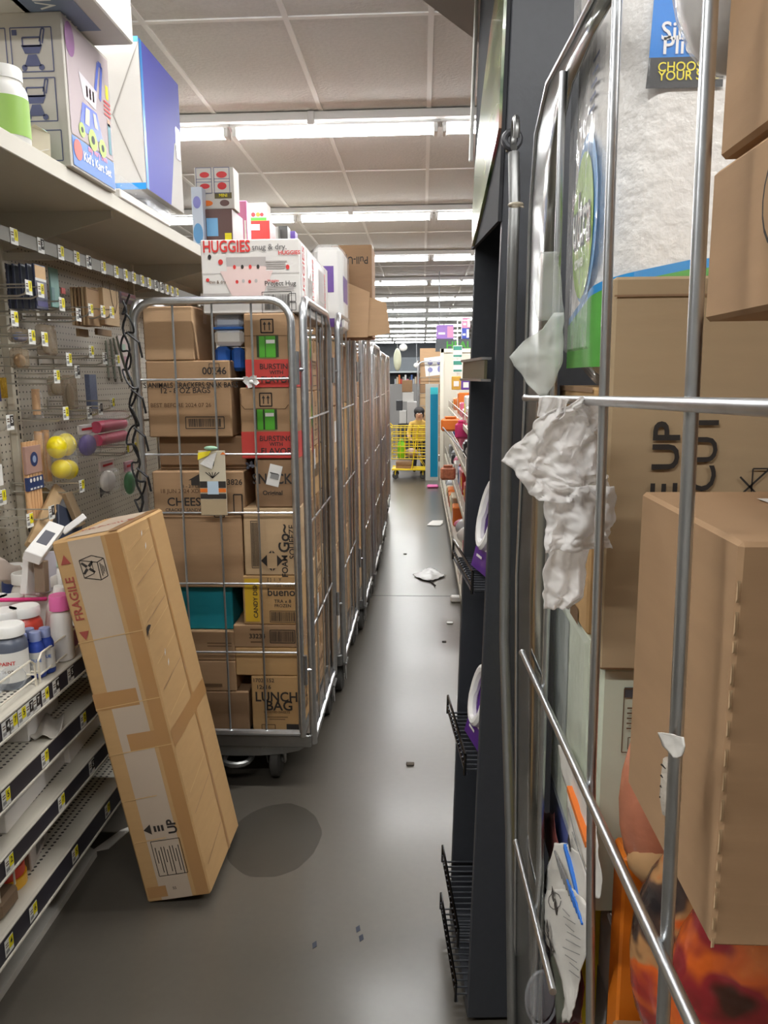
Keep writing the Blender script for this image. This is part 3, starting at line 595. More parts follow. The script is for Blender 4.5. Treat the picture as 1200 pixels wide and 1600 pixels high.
for z in (.28,.72): MB().tube([(0,-wd*.46,h*z),(0,wd*.46,h*z)], [h*.2,h*.2], mat('yarn_pink', (214,54,96), .5, 0, .2, 60, .4), 12).build('yarn_roll', o)
m = MB(); m.box((-.03,-wd/2,-.004), (.032,wd/2,h+.02), CLEAR, .02); m.build('clear_bag', o)
def bag(l, u0, v0, u1, v1, hdr, body, x=-1.3):
    a, b = onX(u0,v0,x), onX(u1,v1,x); o = empty('craft_bag', (x,(a.y+b.y)/2,b.z), l, 'craft pack'); h = a.z-b.z; wd = b.y-a.y
    MB().ell((0,0,h*.34), (.022,wd*.46,h*.34), body).build('bag_contents', o)
    m = MB(); m.box((-.004,-wd*.5,h*.7), (.004,wd*.5,h), hdr, .001); M = basis((.0052,0,h*.86), (0,1,0), (0,0,1)); m.rect(0,0,wd*.7,h*.07,RED,M); m.build('header_card', o)
    m = MB(); m.box((-.026,-wd*.52,-.004), (.026,wd*.52,h*.72), CLEAR, .014); m.build('clear_bag', o)
bag('bag of purple shreds with a white header right of the yellow eggs', 121,665,151,709, WHITE, mat('shred_purple', (118,100,170), .5, 0, .3, 80))
bag('bag of white pompoms above the dark bow', 155,722,180,764, mat('header_pale', (206,186,180), .5), mat('pompom_white', (226,220,212), .7, 0, .1, 60, .5))
bag('bag with a green filling hanging beside the black cord', 194,722,210,770, mat('header_pink', (206,160,170), .5), mat('fill_green', (70,140,84), .5, 0, .4, 70))
m = MB(); m.add([(0,-.045,-.02),(0,-.045,.02),(0,0,.005),(0,.045,.02),(0,.045,-.02),(0,0,-.005)], [(0,1,2,5),(5,2,3,4)], mat('bow_dark', (70,60,56), .6)); p = onX(163,767,-1.32)
tag(m.build('ribbon_bow', loc=p, solid=.004), 'dark ribbon bow hanging below the white pompoms', 'bow')
BRM = mat('brush_handle', (130,136,122), .4, .2)
for i, (u0,v0,u1,v1) in enumerate(((165,532,170,590),(172,530,180,592),(177,528,190,592),(182,526,200,590))):
    a, b = onX(u0,v0,-1.36), onX(u1,v1,-1.36); o = empty('craft_brush', b, ['leftmost','second','third','rightmost'][i]+' of the four grey green brushes hanging in a fan', 'brush', 'fan of brushes'); d = a-b
    MB().tube([d*0,d*.5,d], [.004,.007,.004], BRM, 8).build('handle', o); MB().tube([d*.0,d*-.08], [.006,.003], mat('bristle', (96,88,76), .8), 8).build('bristle_tip', o)
# navy pack and gold thing at the frame edge
card('craft_pack', 'navy pack at the left picture edge beside the upright', 'craft pack', -22, 516, 3, 627, -1.22, .02, mat('navy_deep', (34,36,72), .4))
card('craft_pack', 'gold glitter pack just left of the pegboard upright', 'craft pack', 1, 590, 13, 622, -1.32, .01, mat('gold_glitter', (206,166,60), .25, .7, .5, 140))
card('paper_notice', 'white paper hanging at the left picture edge, low on the pegboard', 'paper', -20, 730, 6, 758, -1.25, .002, WHITE)
# ------------------------------------------------------------------ leaning frames and stock behind the long box
def plank(name, l, cat, p, q, w, t, m, tilt=0, edge=None):
    """a flat board from p (bottom) to q (top), w wide along the aisle"""
    p, q = Vector(p), Vector(q); d = q-p; L = d.length; z = d.normalized(); y = Vector((math.sin(tilt),math.cos(tilt),0)); y = (y-z*y.dot(z)).normalized(); x = y.cross(z)
    mb = MB(); M = Matrix(((x.x,y.x,z.x,0),(x.y,y.y,z.y,0),(x.z,y.z,z.z,0),(0,0,0,1)))
    mb.box((-t/2,-w/2,0), (t/2,w/2,L), m, .002, M)
    if edge: mb.box((-t/2-.001,-w*.3,L*.3), (t/2+.001,w*.3,L*.7), edge, 0, M)
    return tag(mb.build(name, loc=p), l, cat)
FRW = mat('frame_wood', (176,146,106), .6, 0, .15, 20); CANV = mat('canvas_white', (232,229,225), .7)
def plank_px(name, l, cat, p0, p1, x0, x1, w, t, m, tilt=0, edge=None): return plank(name, l, cat, onX(p0[0],p0[1],x0), onX(p1[0],p1[1],x1), w, t, m, tilt, edge)
plank_px('frame_bar', 'long wooden frame bar leaning left behind the long carton', 'frame', (50,856), (92,764), -1.2, -1.3, .045, .02, FRW)
plank_px('frame_bar', 'darker wooden frame bar leaning right of the long one', 'frame', (126,822), (104,770), -1.2, -1.24, .05, .018, mat('frame_wood_dark', (130,108,80), .6))
plank_px('picture_sheet', 'pale grey picture sheet between the two leaning frame bars', 'picture', (88,850), (98,778), -1.28, -1.3, .13, .008, mat('sheet_lilacgrey', (186,184,186), .6))
plank_px('framed_picture', 'dark blue picture panel standing between the frame bars', 'picture', (110,850), (108,797), -1.22, -1.24, .16, .01, mat('picture_navy', (54,60,76), .5))
plank_px('canvas_panel', 'thin white canvas edge sloping up to the right over the dark panel', 'canvas', (98,832), (133,806), -1.16, -1.1, .02, .02, CANV)
plank_px('canvas_panel', 'white canvas panel leaning in front with a small printed patch', 'canvas', (50,872), (87,824), -1.12, -1.16, .05, .03, CANV, .2, mat('canvas_print', (96,96,104), .6))
plank_px('canvas_panel', 'white canvas panel standing upright beside the paint bottles', 'canvas', (50,930), (55,866), -1.16, -1.16, .09, .02, CANV, .1)
plank_px('canvas_panel', 'white canvas panel second from the left behind the paint bottles', 'canvas', (74,925), (74,862), -1.14, -1.14, .07, .02, mat('canvas_lilac', (206,204,214), .7), .1)
plank_px('canvas_panel', 'brown edged white canvas panel nearest the long carton', 'canvas', (66,925), (64,876), -1.12, -1.12, .03, .03, mat('canvas_brown_edge', (140,120,100), .7))
plank_px('grass_bundle', 'bundle of dry grass stems hanging behind the frame bars', 'dried grass', (66,800), (72,766), -1.36, -1.36, .06, .03, mat('dry_grass', (140,120,84), .8, 0, .4, 90, .6))
o = sheet([(874,-30,8),(885,-30,30),(900,-30,36),(910,-30,34)], lambda u,v: onX(u,v,-1.3), mat('print_paper_bag', (206,190,178), .6), 'paper_bag', (-1.3,2.35,.72), amp=.012, freq=14, thick=.02)
tag(o, 'pale printed paper bag lying at the left edge of the paint shelf', 'bag')
# ------------------------------------------------------------------ paint bottles
SZ = .7125
def pb(u, v, x, r, h, l, body, capm=WHITE, labm=None, capr=.9, caph=.16, deco=None, **k):
    y = onZ(u, v, SZ).y if x is None else x/((ray(u, v).x)/(ray(u, v).y)); 
    return bottle('paint_bottle', l, 'paint bottle', (x, y, SZ), r, h, body, capm, capr, caph, 'craft paint bottles', labm, deco, **k)
PGREY = mat('paint_slate', (92,98,112), .3); PRED = mat('paint_red', (206,72,56), .35); PWH = mat('paint_white', (228,224,218), .35); PPK = mat('paint_peach', (226,190,176), .35)
LBW = mat('bottle_label_white', (224,222,216), .5)
pb(18, 1050, -1.08, .046, .165, 'large slate grey paint bottle with white cap at the front of the shelf', PGREY, labm=LBW, deco=[('PAINT',.014,RED,.52),('16 OZ',.01,INKB,.36)])
pb(8, 1010, -1.16, .046, .165, 'dark paint bottle with white cap behind the large slate one', mat('paint_dark', (70,72,78), .3))
pb(43, 1010, -1.12, .046, .165, 'red paint bottle with white cap in the middle of the shelf', PRED, labm=LBW, deco=[('PAINT',.014,INKB,.52)])
pb(22, 995, -1.21, .043, .165, 'peach paint bottle with white cap behind the red one', PPK)
pb(46, 980, -1.24, .044, .2, 'tall white paint bottle at the back left of the shelf', PWH)
pb(76, 985, -1.16, .042, .2, 'tall white paint bottle at the back right of the shelf', PWH, labm=LBW)
pb(-4, 988, -1.26, .043, .165, 'pale paint bottle half out of view at the left edge', PPK)
pb(28, 965, -1.33, .04, .2, 'clear blue paint bottle at the rear of the shelf', mat('paint_blue', (60,80,150), .3), capm=WHITE)
pb(82, 965, -1.26, .04, .205, 'green capped white bottle at the rear right', PWH, capm=mat('cap_palegreen', (176,206,180), .4))
pb(85, 1010, -1.08, .034, .2, 'white bottle with a green label leaning near the long box', PWH, labm=mat('label_leaf', (110,150,70), .5), capr=.6, deco=[('ECO',.022,WHITE,.45)], tilt=(0,math.radians(9),math.radians(30)))
pb(98, 1000, -1.03, .03, .19, 'white bottle with pink cap at the right end of the shelf', PWH, capm=PINK, capr=.95, caph=.22)
GLB = mat('glue_blue', (46,72,160), .35); 
for i, (u, v, x) in enumerate(((48,1042,-1.05),(60,1034,-1.05),(70,1040,-1.02),(84,1024,-1.01))):
    bottle('glue_bottle', ['leftmost','second','third','rightmost'][i]+' of the small blue capped glue bottles behind the wire fence', 'glue bottle', (x-.02, (x)/(ray(u,v).x)*ray(u,v).y, SZ), .0215, .125, GLB, mat('glue_cap', (150,160,200), .4), .7, .2, 'blue glue bottles', LBW, [('GLUE',.012,BLUE,.5)])
p = onX(104,1022,-1.03); tag(MB().box((-.04,-.03,0),(.035,.05,.075), mat('tub_plum', (156,92,130), .4), .012).build('craft_tub', loc=(-1.055,p.y+.02,SZ)), 'plum coloured tub at the right end of the wire fence', 'tub')
for i, (y, x, rz) in enumerate(((1.86,-1.07,25),(1.95,-1.1,60),(1.78,-1.08,5))):
    o = empty('plastic_cup', (x,y,SZ+.033), ['clear plastic cup lying foremost on the paint shelf','clear plastic cup lying against the slate bottle','clear plastic cup lying at the left picture edge'][i], 'cup', 'clear cups'); o.rotation_euler = (math.radians(90),0,math.radians(rz))
    MB().lathe([(.022,-.05),(.03,.03),(.033,.034),(.033,.038)], CLEARB, 18).build('cup_wall', o)
a, b = onX(-10,938,-1.2), onX(72,936,-1.13); m = MB(); m.tube([a,b], .006, mat('rod_pink', (236,70,140), .35), 8); tag(m.build('pink_stick', loc=a, sub=a), 'hot pink plastic stick lying across the paint bottles', 'stick')
# ------------------------------------------------------------------ lower shelves
def on_shelf(name, l, cat, u, v, z, w, d, h, m, rz=0, decals=(), x=None, dx=0):
    k = (GX-.014)/ray(u, v).x*ray(u, v).y; return carton(name, l, cat, (GX-.014-w/2-abs(math.sin(math.radians(rz)))*d, k, z+.0012), w, d, h, m, decals, None, rz, False, .002, False)
on_shelf('carton', 'small white carton at the back under the paint shelf', 'box', 60, 1148, .55, .2, .24, .05, CANV, 8, dx=-.16)
o = sheet([(1118,48,100),(1130,40,100),(1142,34,96),(1152,30,80)], lambda u,v: onZ(u,v,.562)+Vector((.0,0,.008*math.sin(u*.2))), mat('crumpled_paper', (190,184,174), .7), 'crumpled_paper', (-1.2,2.0,.555), amp=.006, freq=22)
tag(o, 'crumpled grey paper lying on the shelf under the paint', 'paper')
on_shelf('canvas_panel', 'white canvas pack lying far along the third shelf', 'canvas', 120, 1190, .385, .3, .36, .055, CANV, 4, dx=-.06)
on_shelf('canvas_panel', 'white canvas pack lying at the near end of the third shelf', 'canvas', 20, 1290, .385, .34, .42, .05, CANV, 3, dx=-.02)
on_shelf('envelope', 'brown padded envelope lying on the lowest shelf', 'envelope', 120, 1272, .2, .14, .22, .012, CARD[3], 20, dx=-.05)
on_shelf('carton', 'red topped carton on the lowest shelf', 'box', 66, 1356, .2, .1, .16, .07, mat('carton_grey', (190,180,172), .6), 12, [('r','t',.5,.5,.095,.15,RED),('bar','r',.5,.5,.07,.035,INK),('r','f',.5,.5,.09,.06,mat('carton_shade', (120,108,98), .6))], dx=-.02)
p = onZ(10,1402,.2); o = empty('tape_roll', (p.x-.03,p.y+.05,.2012), 'red and yellow roll of tape on the lowest shelf', 'tape roll')
MB().lathe([(.034,.03),(.05,.03),(.05,.058),(.034,.058)], mat('tape_red', (206,62,40), .4), 20).build('roll', o); MB().lathe([(.03,0),(.054,0),(.054,.028),(.03,.028)], mat('tape_yellow', (232,176,44), .4), 20).build('spool', o)
p = onZ(24,1368,.2); tag(MB().ell((0,0,.025), (.05,.06,.025), mat('pouch_purple', (92,76,120), .5)).build('pouch', loc=(p.x-.08,p.y+.05,.2)), 'dusky purple pouch lying behind the roll of tape', 'pouch')
p = onZ(6,1440,.2); m = MB(); m.box((-.06,-.03,0), (.03,.06,.05), mat('basket_wood', (140,116,92), .7), .01); o = m.build('small_basket', loc=(p.x-.03,p.y+.02,.2012)); tag(o, 'small brown basket with a wire handle at the lower left edge', 'basket')
MB().tube([(.025,-.02,.05),(.025,-.02,.11),(.025,.05,.11),(.025,.05,.05)], .003, WF, 6).build('wire_handle', o)
# trim on the floor
m = MB(); a, b = onZ(-12,1572,0), onZ(150,1332,0); m.prism([(a.x-.03,a.y),(a.x+.012,a.y),(b.x+.012,b.y-.02),(b.x-.02,b.y)], .0, .02, mat('trim_white_worn', (206,202,192), .6, 0, .15, 7)); tag(m.build('loose_trim', loc=(a.x,a.y,0), sub=(a.x,a.y,0)), 'loose white trim strip lying on the floor along the shelving', 'trim strip')
a = onZ(142,1332,0); m = MB(); m.prism([(0,0),(.05,.02),(.09,.16),(.05,.12)], 0, .004, mat('trim_white_worn', (206,202,192))); tag(m.build('paper_scrap', loc=a), 'white scrap on the floor beyond the loose trim strip', 'scrap')
# ------------------------------------------------------------------ long leaning carton
LW, LD, LL = .192, .345, 1.09
m = MB(); m.box((-LW/2,0,0), (LW/2,LD,LL), CARD[4], .006)
STR = mat('paper_strip_grey', (186,168,148), .6, 0, .05, 8); CRS = mat('crease_light', (206,170,118), .7); RS = mat('stencil_red', (160,74,64), .7)
FMX = lambda f, a, b, e=.0016: face_m(f, LW, LD, LL, a, b, 0, e)
m.rect(0, 0, LW*.48, LL*.99, STR, FMX('f', .48, .5, .001)); m.rect(0, 0, LW*.2, LL*.99, TAPE, FMX('f', .88, .5, .0012))
m.text('FRAGILE', .034, RS, FMX('f', .14, .85, .002) @ RZ(90), bold=.015, sx=.98)
m.poly([(-.014,0),(.014,0),(0,.026)], RS, FMX('f', .14, .94, .002)); m.poly([(-.014,0),(.014,0),(0,-.026)], RS, FMX('f', .14, .765, .002))
BXM = FMX('f', .5, .915, .0022); s_ = .052
m.line([(-s_*.6,s_*.6),(s_*.1,s_*.75),(s_*.7,s_*.5),(s_*.7,-s_*.45),(s_*.3,-s_*.6),(-s_*.55,-s_*.35),(-s_*.6,s_*.6)], .0022, INK, BXM)
m.line([(s_*.7,s_*.5),(s_*.32,s_*.35),(s_*.3,-s_*.6)], .0022, INK, BXM); m.line([(s_*.32,s_*.35),(-s_*.6,s_*.6)], .0022, INK, BXM); m.line([(-s_*.55,-s_*.35),(s_*.02,-s_*.2),(s_*.02,s_*.42)], .0018, INK, BXM)
for a_ in (45,135,225,315): m.poly([(.004,-.004),(.022,-.003),(.022,.003),(.004,.004)], INK, BXM @ T((-s_*.22,s_*.15,0)) @ RZ(a_))
for k in range(3): m.rect(s_*.52, -s_*.05, .002, s_*.7-k*.01, INK, BXM @ T((k*.004-.004,0,0)))
for b_, a_, ww in ((.74,.5,.98),(.56,.5,.98),(.432,.5,.98),(.3,.3,.55),(.18,.3,.5)): m.rect(0, 0, LW*ww, .0025, CRS, FMX('f', a_, b_, .0022) @ RZ(2))
m.rect(0, 0, LW*.66, .05, TAPE, FMX('f', .34, .575, .0013)); m.rect(0, 0, LW*.6, .05, TAPE, FMX('f', .66, .455, .0013)); m.rect(0, 0, LW*.3, .035, TAPE, FMX('f', .2, .03, .0013))
UPX = FMX('f', .5, .21, .0022); m.text('UP', .036, INK, UPX @ T((.035,.0,0)) @ RZ(90), bold=.03); m.poly([(-.05,0),(-.028,.016),(-.028,-.016)], INK, UPX)
for k in range(3): m.rect(-.016+k*.011, 0, .007, .018, INK, UPX)
LBX = FMX('f', .52, .125, .0022); m.outline(0, 0, .085, .11, .0018, INK, LBX)
for k in range(9): m.rect(-.034+k*.0085, (-.01 if k % 3 else .01), .0022, .05+.02*((k*7) % 3), INK, LBX)
m.text('55', .012, INK, FMX('f', .48, .035, .002))
# right side face: tape seam, cross tape, dents
m.rect(0, 0, .016, LL*.99, TAPE, FMX('r', .63, .5, .0012)); m.rect(0, 0, LD*.97, .05, TAPE, FMX('r', .5, .455, .0011) @ RZ(4))
for b_ in (.96,.91,.87,.8,.74,.66,.52,.3): m.line([(-LD*.42,-.02),(-LD*.1,.0),(LD*.08,.012)], .0022, CRS, FMX('r', .5, b_, .002))
for b_ in (.88,.78,.6,.25,.1): m.line([(-LD*.42,-.03),(LD*.06,.0)], .0022, CARD[3], FMX('r', .5, b_, .0021))
m.poly([(-.02,-.014),(0,-.004),(.024,.006),(.008,.012),(-.008,.01)], INK, FMX('r', .07, .735, .002)); m.line([(-.015,-.02),(-.008,-.004),(-.016,.012)], .003, INK, FMX('r', .08, .73, .002))
for a_, b_ in ((.42,.93),(.4,.965),(.3,.62),(.28,.65)): m.poly([(-.012,0),(0,-.003),(.012,.002),(0,.004)], WHITE, FMX('r', a_, b_, .002) @ RZ(50))
m.rect(0, 0, LW*.6, LD*.9, STR, FMX('t', .5, .5)); m.text('FRAGILE', .04, RS, FMX('t', .5, .45, .002) @ RZ(30), bold=.02); m.rect(0,0,LW*.12,LD,TAPE,FMX('t',.9,.5))
o = m.build('long_carton'); o.matrix_world = T((-.798,1.966,.001)) @ RY(-10.4) @ T((LW/2,0,0)); tag(o, 'tall taped cardboard carton leaning left against the shelving', 'box')
# ------------------------------------------------------------------ roll cages
def rrect(u0, u1, z0, z1, r, put, bottom_round=False, n=5):
    p = [(u0,z0)]
    for k in range(n+1): a = math.pi - k*math.pi/2/n; p.append((u0+r+r*math.cos(a), z1-r+r*math.sin(a)))
    for k in range(n+1): a = math.pi/2 - k*math.pi/2/n; p.append((u1-r+r*math.cos(a), z1-r+r*math.sin(a)))
    p.append((u1,z0)); return [put(*q) for q in p]
def grid_panel(mb, u0, u1, z0, z1, put, wires, rungs, r=.013, rad=.075, wr=.0042, off=None):
    pts = rrect(u0, u1, z0, z1, rad, put); mb.tube(pts, r, GALV, 10); mb.tube([put(u0,z0+r), put(u1,z0+r)], r*.9, GALV, 8)
    for w_ in wires: mb.tube([put(w_,z0+r), put(w_,z1-r*.5)], wr, GALV, 6)
    for z in rungs: mb.tube([put(u0,z), put(u1,z)], wr, GALV, 6)
def roll_cage(label, x0, x1, y0, y1, top=1.765, zb=.2, gate=True, gate_rungs=(1.50,1.245,1.04,.785,.53), side_rungs=(1.36,.99,.60), near_wires=3, gap=.028, inset=.03):
    L = Vector(((x0+x1)/2, (y0+y1)/2, 0)); r = empty('roll_cage', L, label, 'roll cage', 'steel roll cages')
    m = MB(); m.box((x0+.02,y0+.02,zb-.008), (x1-.02,y1-.02,zb), GALVD, .002)
    for a, b in (((x0+.01,y0+.008,zb-.04),(x1-.01,y0+.03,zb+.008)),((x0+.01,y1-.03,zb-.04),(x1-.01,y1-.008,zb+.008)),((x0+.005,y0+.01,zb-.04),(x0+.03,y1-.01,zb+.008)),((x1-.03,y0+.01,zb-.04),(x1-.005,y1-.01,zb+.008))): m.box(a, b, GALVD, .004)
    m.build('base', r, sub=L)
    m = MB(); cx = (x0+x1)/2; hw = (x1-x0)*.42
    m.prism([(cx-hw,y0+.3),(cx-hw,y0+.1)]+[(cx-hw*math.cos(a*math.pi/8), y0+.1-.075*math.sin(a*math.pi/8)) for a in range(1,8)]+[(cx+hw,y0+.1),(cx+hw,y0+.3)], zb-.085, zb-.045, GALVD)
    hp = [(.05*math.cos(a*math.pi/7), -.045*math.sin(a*math.pi/7)) for a in range(8)]
    m.tube([(cx-.05,y0+.1,zb-.1)]+[(cx-q[0],y0+.03+q[1],zb-.1) for q in hp]+[(cx+.05,y0+.1,zb-.1)], .011, GALVD, 8); m.build('tow_plate', r, sub=L)
    for sx in (0,1):
        for sy in (0,1):
            wx = (x0+.07, x1-(inset if sy == 0 else .03))[sx]; wy = (y0+.08, y1-.09)[sy]
            c = MB(); c.box((wx-.045,wy-.045,zb-.05), (wx+.045,wy+.045,zb-.04), GALVD, .002); c.lathe([(.03,zb-.062),(.034,zb-.05)], GALVD, 12, T((wx,wy,0)))
            for s in (-1,1): c.add([(wx+s*.03,wy-.03,zb-.06),(wx+s*.03,wy+.03,zb-.06),(wx+s*.03,wy+.035,.055),(wx+s*.03,wy+.01,.055),(wx+s*.035,wy-.03,zb-.06),(wx+s*.035,wy+.03,zb-.06),(wx+s*.035,wy+.035,.055),(wx+s*.035,wy+.01,.055)], [(0,1,2,3),(7,6,5,4),(0,4,5,1),(1,5,6,2),(2,6,7,3),(3,7,4,0)], GALVD)
            co_ = c.build('caster', r, sub=L)
            k = MB(); k.lathe([(.012,-.021),(.05,-.021),(.066,-.014),(.068,0),(.066,.014),(.05,.021),(.012,.021)], RUBBER, 24, T((wx,wy+.02,.0685)) @ RY(90)); k.lathe([(.014,-.026),(.014,.026)], GALVD, 10, T((wx,wy+.02,.0685)) @ RY(90)); k.build('wheel', co_, sub=L)
    for x in (x0, x1):
        m = MB(); yy0, yy1 = y0+gap, y1-gap
        grid_panel(m, yy0, yy1, .17, top, lambda u,z,x=x: Vector((x,u,z)), [yy0+(yy1-yy0)*k/4 for k in (1,2,3)], side_rungs, .014, .07); m.build('side_panel', r, sub=L)
    for y, kind in ((y0,1),(y1,0)):
        if kind and not gate: continue
        m = MB(); gx0, gx1 = x0+.012, x1-.036
        grid_panel(m, gx0, gx1, zb+.01, top-.005, lambda u,z,y=y: Vector((u,y,z)), [gx0+(gx1-gx0)*k/(near_wires+1) for k in range(1, near_wires+1)], gate_rungs); m.build('gate', r, sub=L)
    for z in (1.53, .46):
        m = MB(); m.tube([(x1-.02,y0,z-.05),(x1-.02,y0,z+.06)], .009, GALV, 8); m.tube([(x1-.036,y0,z),(x1,y0+.02,z)], .006, GALV, 6); m.build('latch', r, sub=L)
    return r
CX0, CX1, CY0, CY1 = -.982, -.402, 2.612, 3.34
roll_cage('nearest roll cage on the left, loaded with cartons and topped by the diaper box', CX0, CX1, CY0, CY1, inset=.155)
# cartons of the first cage
RBAND = mat('snack_red', (200,64,56), .6); CANG = mat('can_green', (84,170,48), .35)
YB = 2.645; DP = .29
def yx(u, v=800, Y=YB): return onY(u, v, Y).x
def vz(v, u=400, Y=YB): return onY(u, v, Y).z
def stack(u0, u1, items, z0=.212, Y=YB, dp=DP):
    z = z0
    for it in items:
        uu0 = it.get('u0', u0); uu1 = it.get('u1', u1); vt = it['vt']; zt_ = vz(vt, (uu0+uu1)/2, Y); 
        x0, x1 = yx(uu0, vt, Y), yx(uu1, vt, Y); x0 = max(x0, CX0+.03); x1 = min(x1, CX1-.03)
        carton('carton' if 'n' not in it else it['n'], it['l'], 'box', ((x0+x1)/2, Y+it.get('dy',0), z), x1-x0, it.get('dp', dp), zt_-z-.001, it.get('m', CARD[1]), it.get('d', ()), 'cartons in the nearest roll cage', it.get('rz', 0), it.get('tape', True))
        z = zt_
    return z
XS = -.6105                                           # where the two columns meet
uM = lambda v: CX
lcol = [dict(u0=300,u1=388,vt=1080,m=CARD[3],l='plain brown carton at the bottom left of the nearest cage, behind the leaning box'),
 dict(u0=290,u1=368,vt=1032,m=CARD[1],l='brown carton second from the bottom in the left column of the nearest cage',d=[('r','f',.5,.2,.08,.012,INKB)]),
 dict(u0=286,u1=366,vt=986,m=CARD[1],l='shallow brown carton directly under the teal carton',d=[('r','f',.7,.6,.09,.004,INKB),('r','f',.7,.5,.09,.004,INKB)]),
 dict(u0=262,u1=360,vt=918,m=TEAL,l='teal carton in the left column of the nearest cage',tape=False,dy=.02),
 dict(u0=228,u1=377,vt=805,m=CARD[1],l='large plain brown carton above the teal carton'),
 dict(u0=226,u1=380,vt=736,m=CARD[1],l='carton printed CHEESE in the left column of the nearest cage',d=[('t','f',.37,.3,.042,'CHEESE',INK,0,.015),('t','f',.4,.12,.016,'CRACKER SANDWICHES',INK),('p','f',.52,.8,[(-.03,-.018),(.03,-.018),(.03,0),(.04,0),(0,.022),(-.04,0),(-.03,0)],INK),('t','f',.36,.55,.02,'18 JUN 2024 XDL34Z',INKB),('t','f',.88,.75,.028,'83826',INK),('o','f',.72,.2,.035,.075,.004,INK),('o','f',.93,.25,.03,.07,.004,INK),('t','f',.55,.66,.016,'1 - 2.1 LB BAG PACK',INK)]),
 dict(u0=240,u1=378,vt=683,m=CARD[3],l='dark recessed carton between the CHEESE and the crackers carton',dy=.05,dp=.24),
 dict(u0=219,u1=358,vt=563,m=CARD[1],l='animal crackers carton with a barcode in the left column of the nearest cage',dp=.30,d=[('t','f',.44,.68,.026,"NDM'S ANIMALS CRACKERS SNAK BAKS",INK,0,.015,.82),('t','f',.46,.61,.026,'12 - 8 OZ BAGS',INK,0,.015),('t','f',.4,.42,.02,'BEST BEFORE 2024 07 26',INKB),('o','f',.68,.19,.135,.04,.003,INK),('bar','f',.68,.19,.11,.028,INK),('t','f',.82,.86,.034,'00246',INK,0,.02),('o','f',.82,.93,.035,.014,.002,INK),('p','r',.5,.92,[(-.05,.02),(.05,.02),(0,-.04)],INKB),('o','r',.6,.2,.1,.06,.004,INK)]),
 dict(u0=212,u1=300,vt=478,m=CARD[0],l='plain tan carton on top of the left column of the nearest cage',dp=.29)]
stack(0, 0, lcol)
rcol = [dict(u0=392,u1=470,vt=1056,m=CARD[4],l='carton printed LUNCH BAG at the bottom right of the nearest cage',d=[('t','f',.5,.62,.052,'LUNCH',INK,0,.02,.9),('t','f',.55,.46,.052,'BAG',INK,0,.02),('t','f',.25,.92,.02,'17024152',INK),('t','f',.25,.8,.022,'12x16',INK,0,.02),('t','f',.5,.35,.012,'FROSTED SWEETS',INKB),('o','f',.32,.08,.05,.018,.003,INKB),('r','f',.82,.08,.05,.024,INK),('r','f',.5,.26,.08,.003,INKB),('r','f',.5,.22,.06,.003,INKB),('t','r',.4,.5,.06,'BAG',INKB,90,.03)]),
 dict(u0=367,u1=468,vt=1012,m=CARD[4],l='flat yellowish carton above the LUNCH BAG carton',dp=.27),
 dict(u0=364,u1=468,vt=976,m=CARD[1],l='flat carton with a wide barcode above the yellowish one',dp=.28,d=[('bar','f',.74,.5,.08,.04,INK),('o','f',.74,.5,.09,.048,.003,INK),('t','f',.36,.5,.024,'33234',INK,0,.02),('r','f',.36,.8,.05,.006,INKB),('r','f',.36,.25,.05,.005,INKB)]),
 dict(u0=378,u1=470,vt=899,m=CARD[4],l='carton with a yellow CANDY DISH panel in the right column of the nearest cage',d=[('r','f',.16,.5,.052,.16,mat('candy_yellow', (216,176,44), .6)),('t','f',.22,.5,.022,'CANDY DISH',INK,90,.02),('t','f',.66,.66,.04,'bueno',INK,0,.015),('t','f',.66,.8,.014,'chocolate hazelnut',INK),('t','f',.68,.48,.018,'TRA x 8',INK),('t','f',.68,.39,.016,'FROZEN',INK),('bar','f',.68,.17,.085,.035,INK),('o','f',.68,.17,.095,.042,.002,INK),('t','f',.55,.92,.016,'[ ]  I   Y',INK)]),
 dict(u0=379,u1=470,vt=793,m=CARD[2],l='light carton with a diamond mark in the right column of the nearest cage',d=[('bar','f',.2,.46,.022,.16,INK,0),('o','f',.2,.46,.028,.17,.002,INK),('p','f',.48,.22,[(-.038,0),(0,.038),(0,-.038)],INK),('p','f',.5,.22,[(.036,0),(0,.038),(0,-.038)],INK),('p','f',.49,.22,[(-.018,-.028),(.018,-.028),(.018,.028),(-.018,.028)],CARD[2],.002),('t','f',.72,.55,.055,'Go~',INK,90,.02),('t','f',.86,.5,.03,'SQUEEZE',INK,90,.01),('t','f',.72,.14,.03,'FOAM',INK,90,.02)]),
 dict(u0=397,u1=470,vt=716,m=CARD[3],l='brown carton with a white shipping slip, under the red snack cases',dp=.27,d=[('t','f',.46,.58,.05,'SNACKS',INK,0,.02,.85),('t','f',.4,.3,.022,'Original',INK,0,.02),('r','f',.45,.66,.045,.075,WHITE,-14,.003),('r','f',.45,.7,.03,.003,INK,-14,.004),('r','f',.46,.64,.03,.02,mat('tag_grey',(150,150,148)),-14,.004)])]
zc = stack(0, 0, rcol)
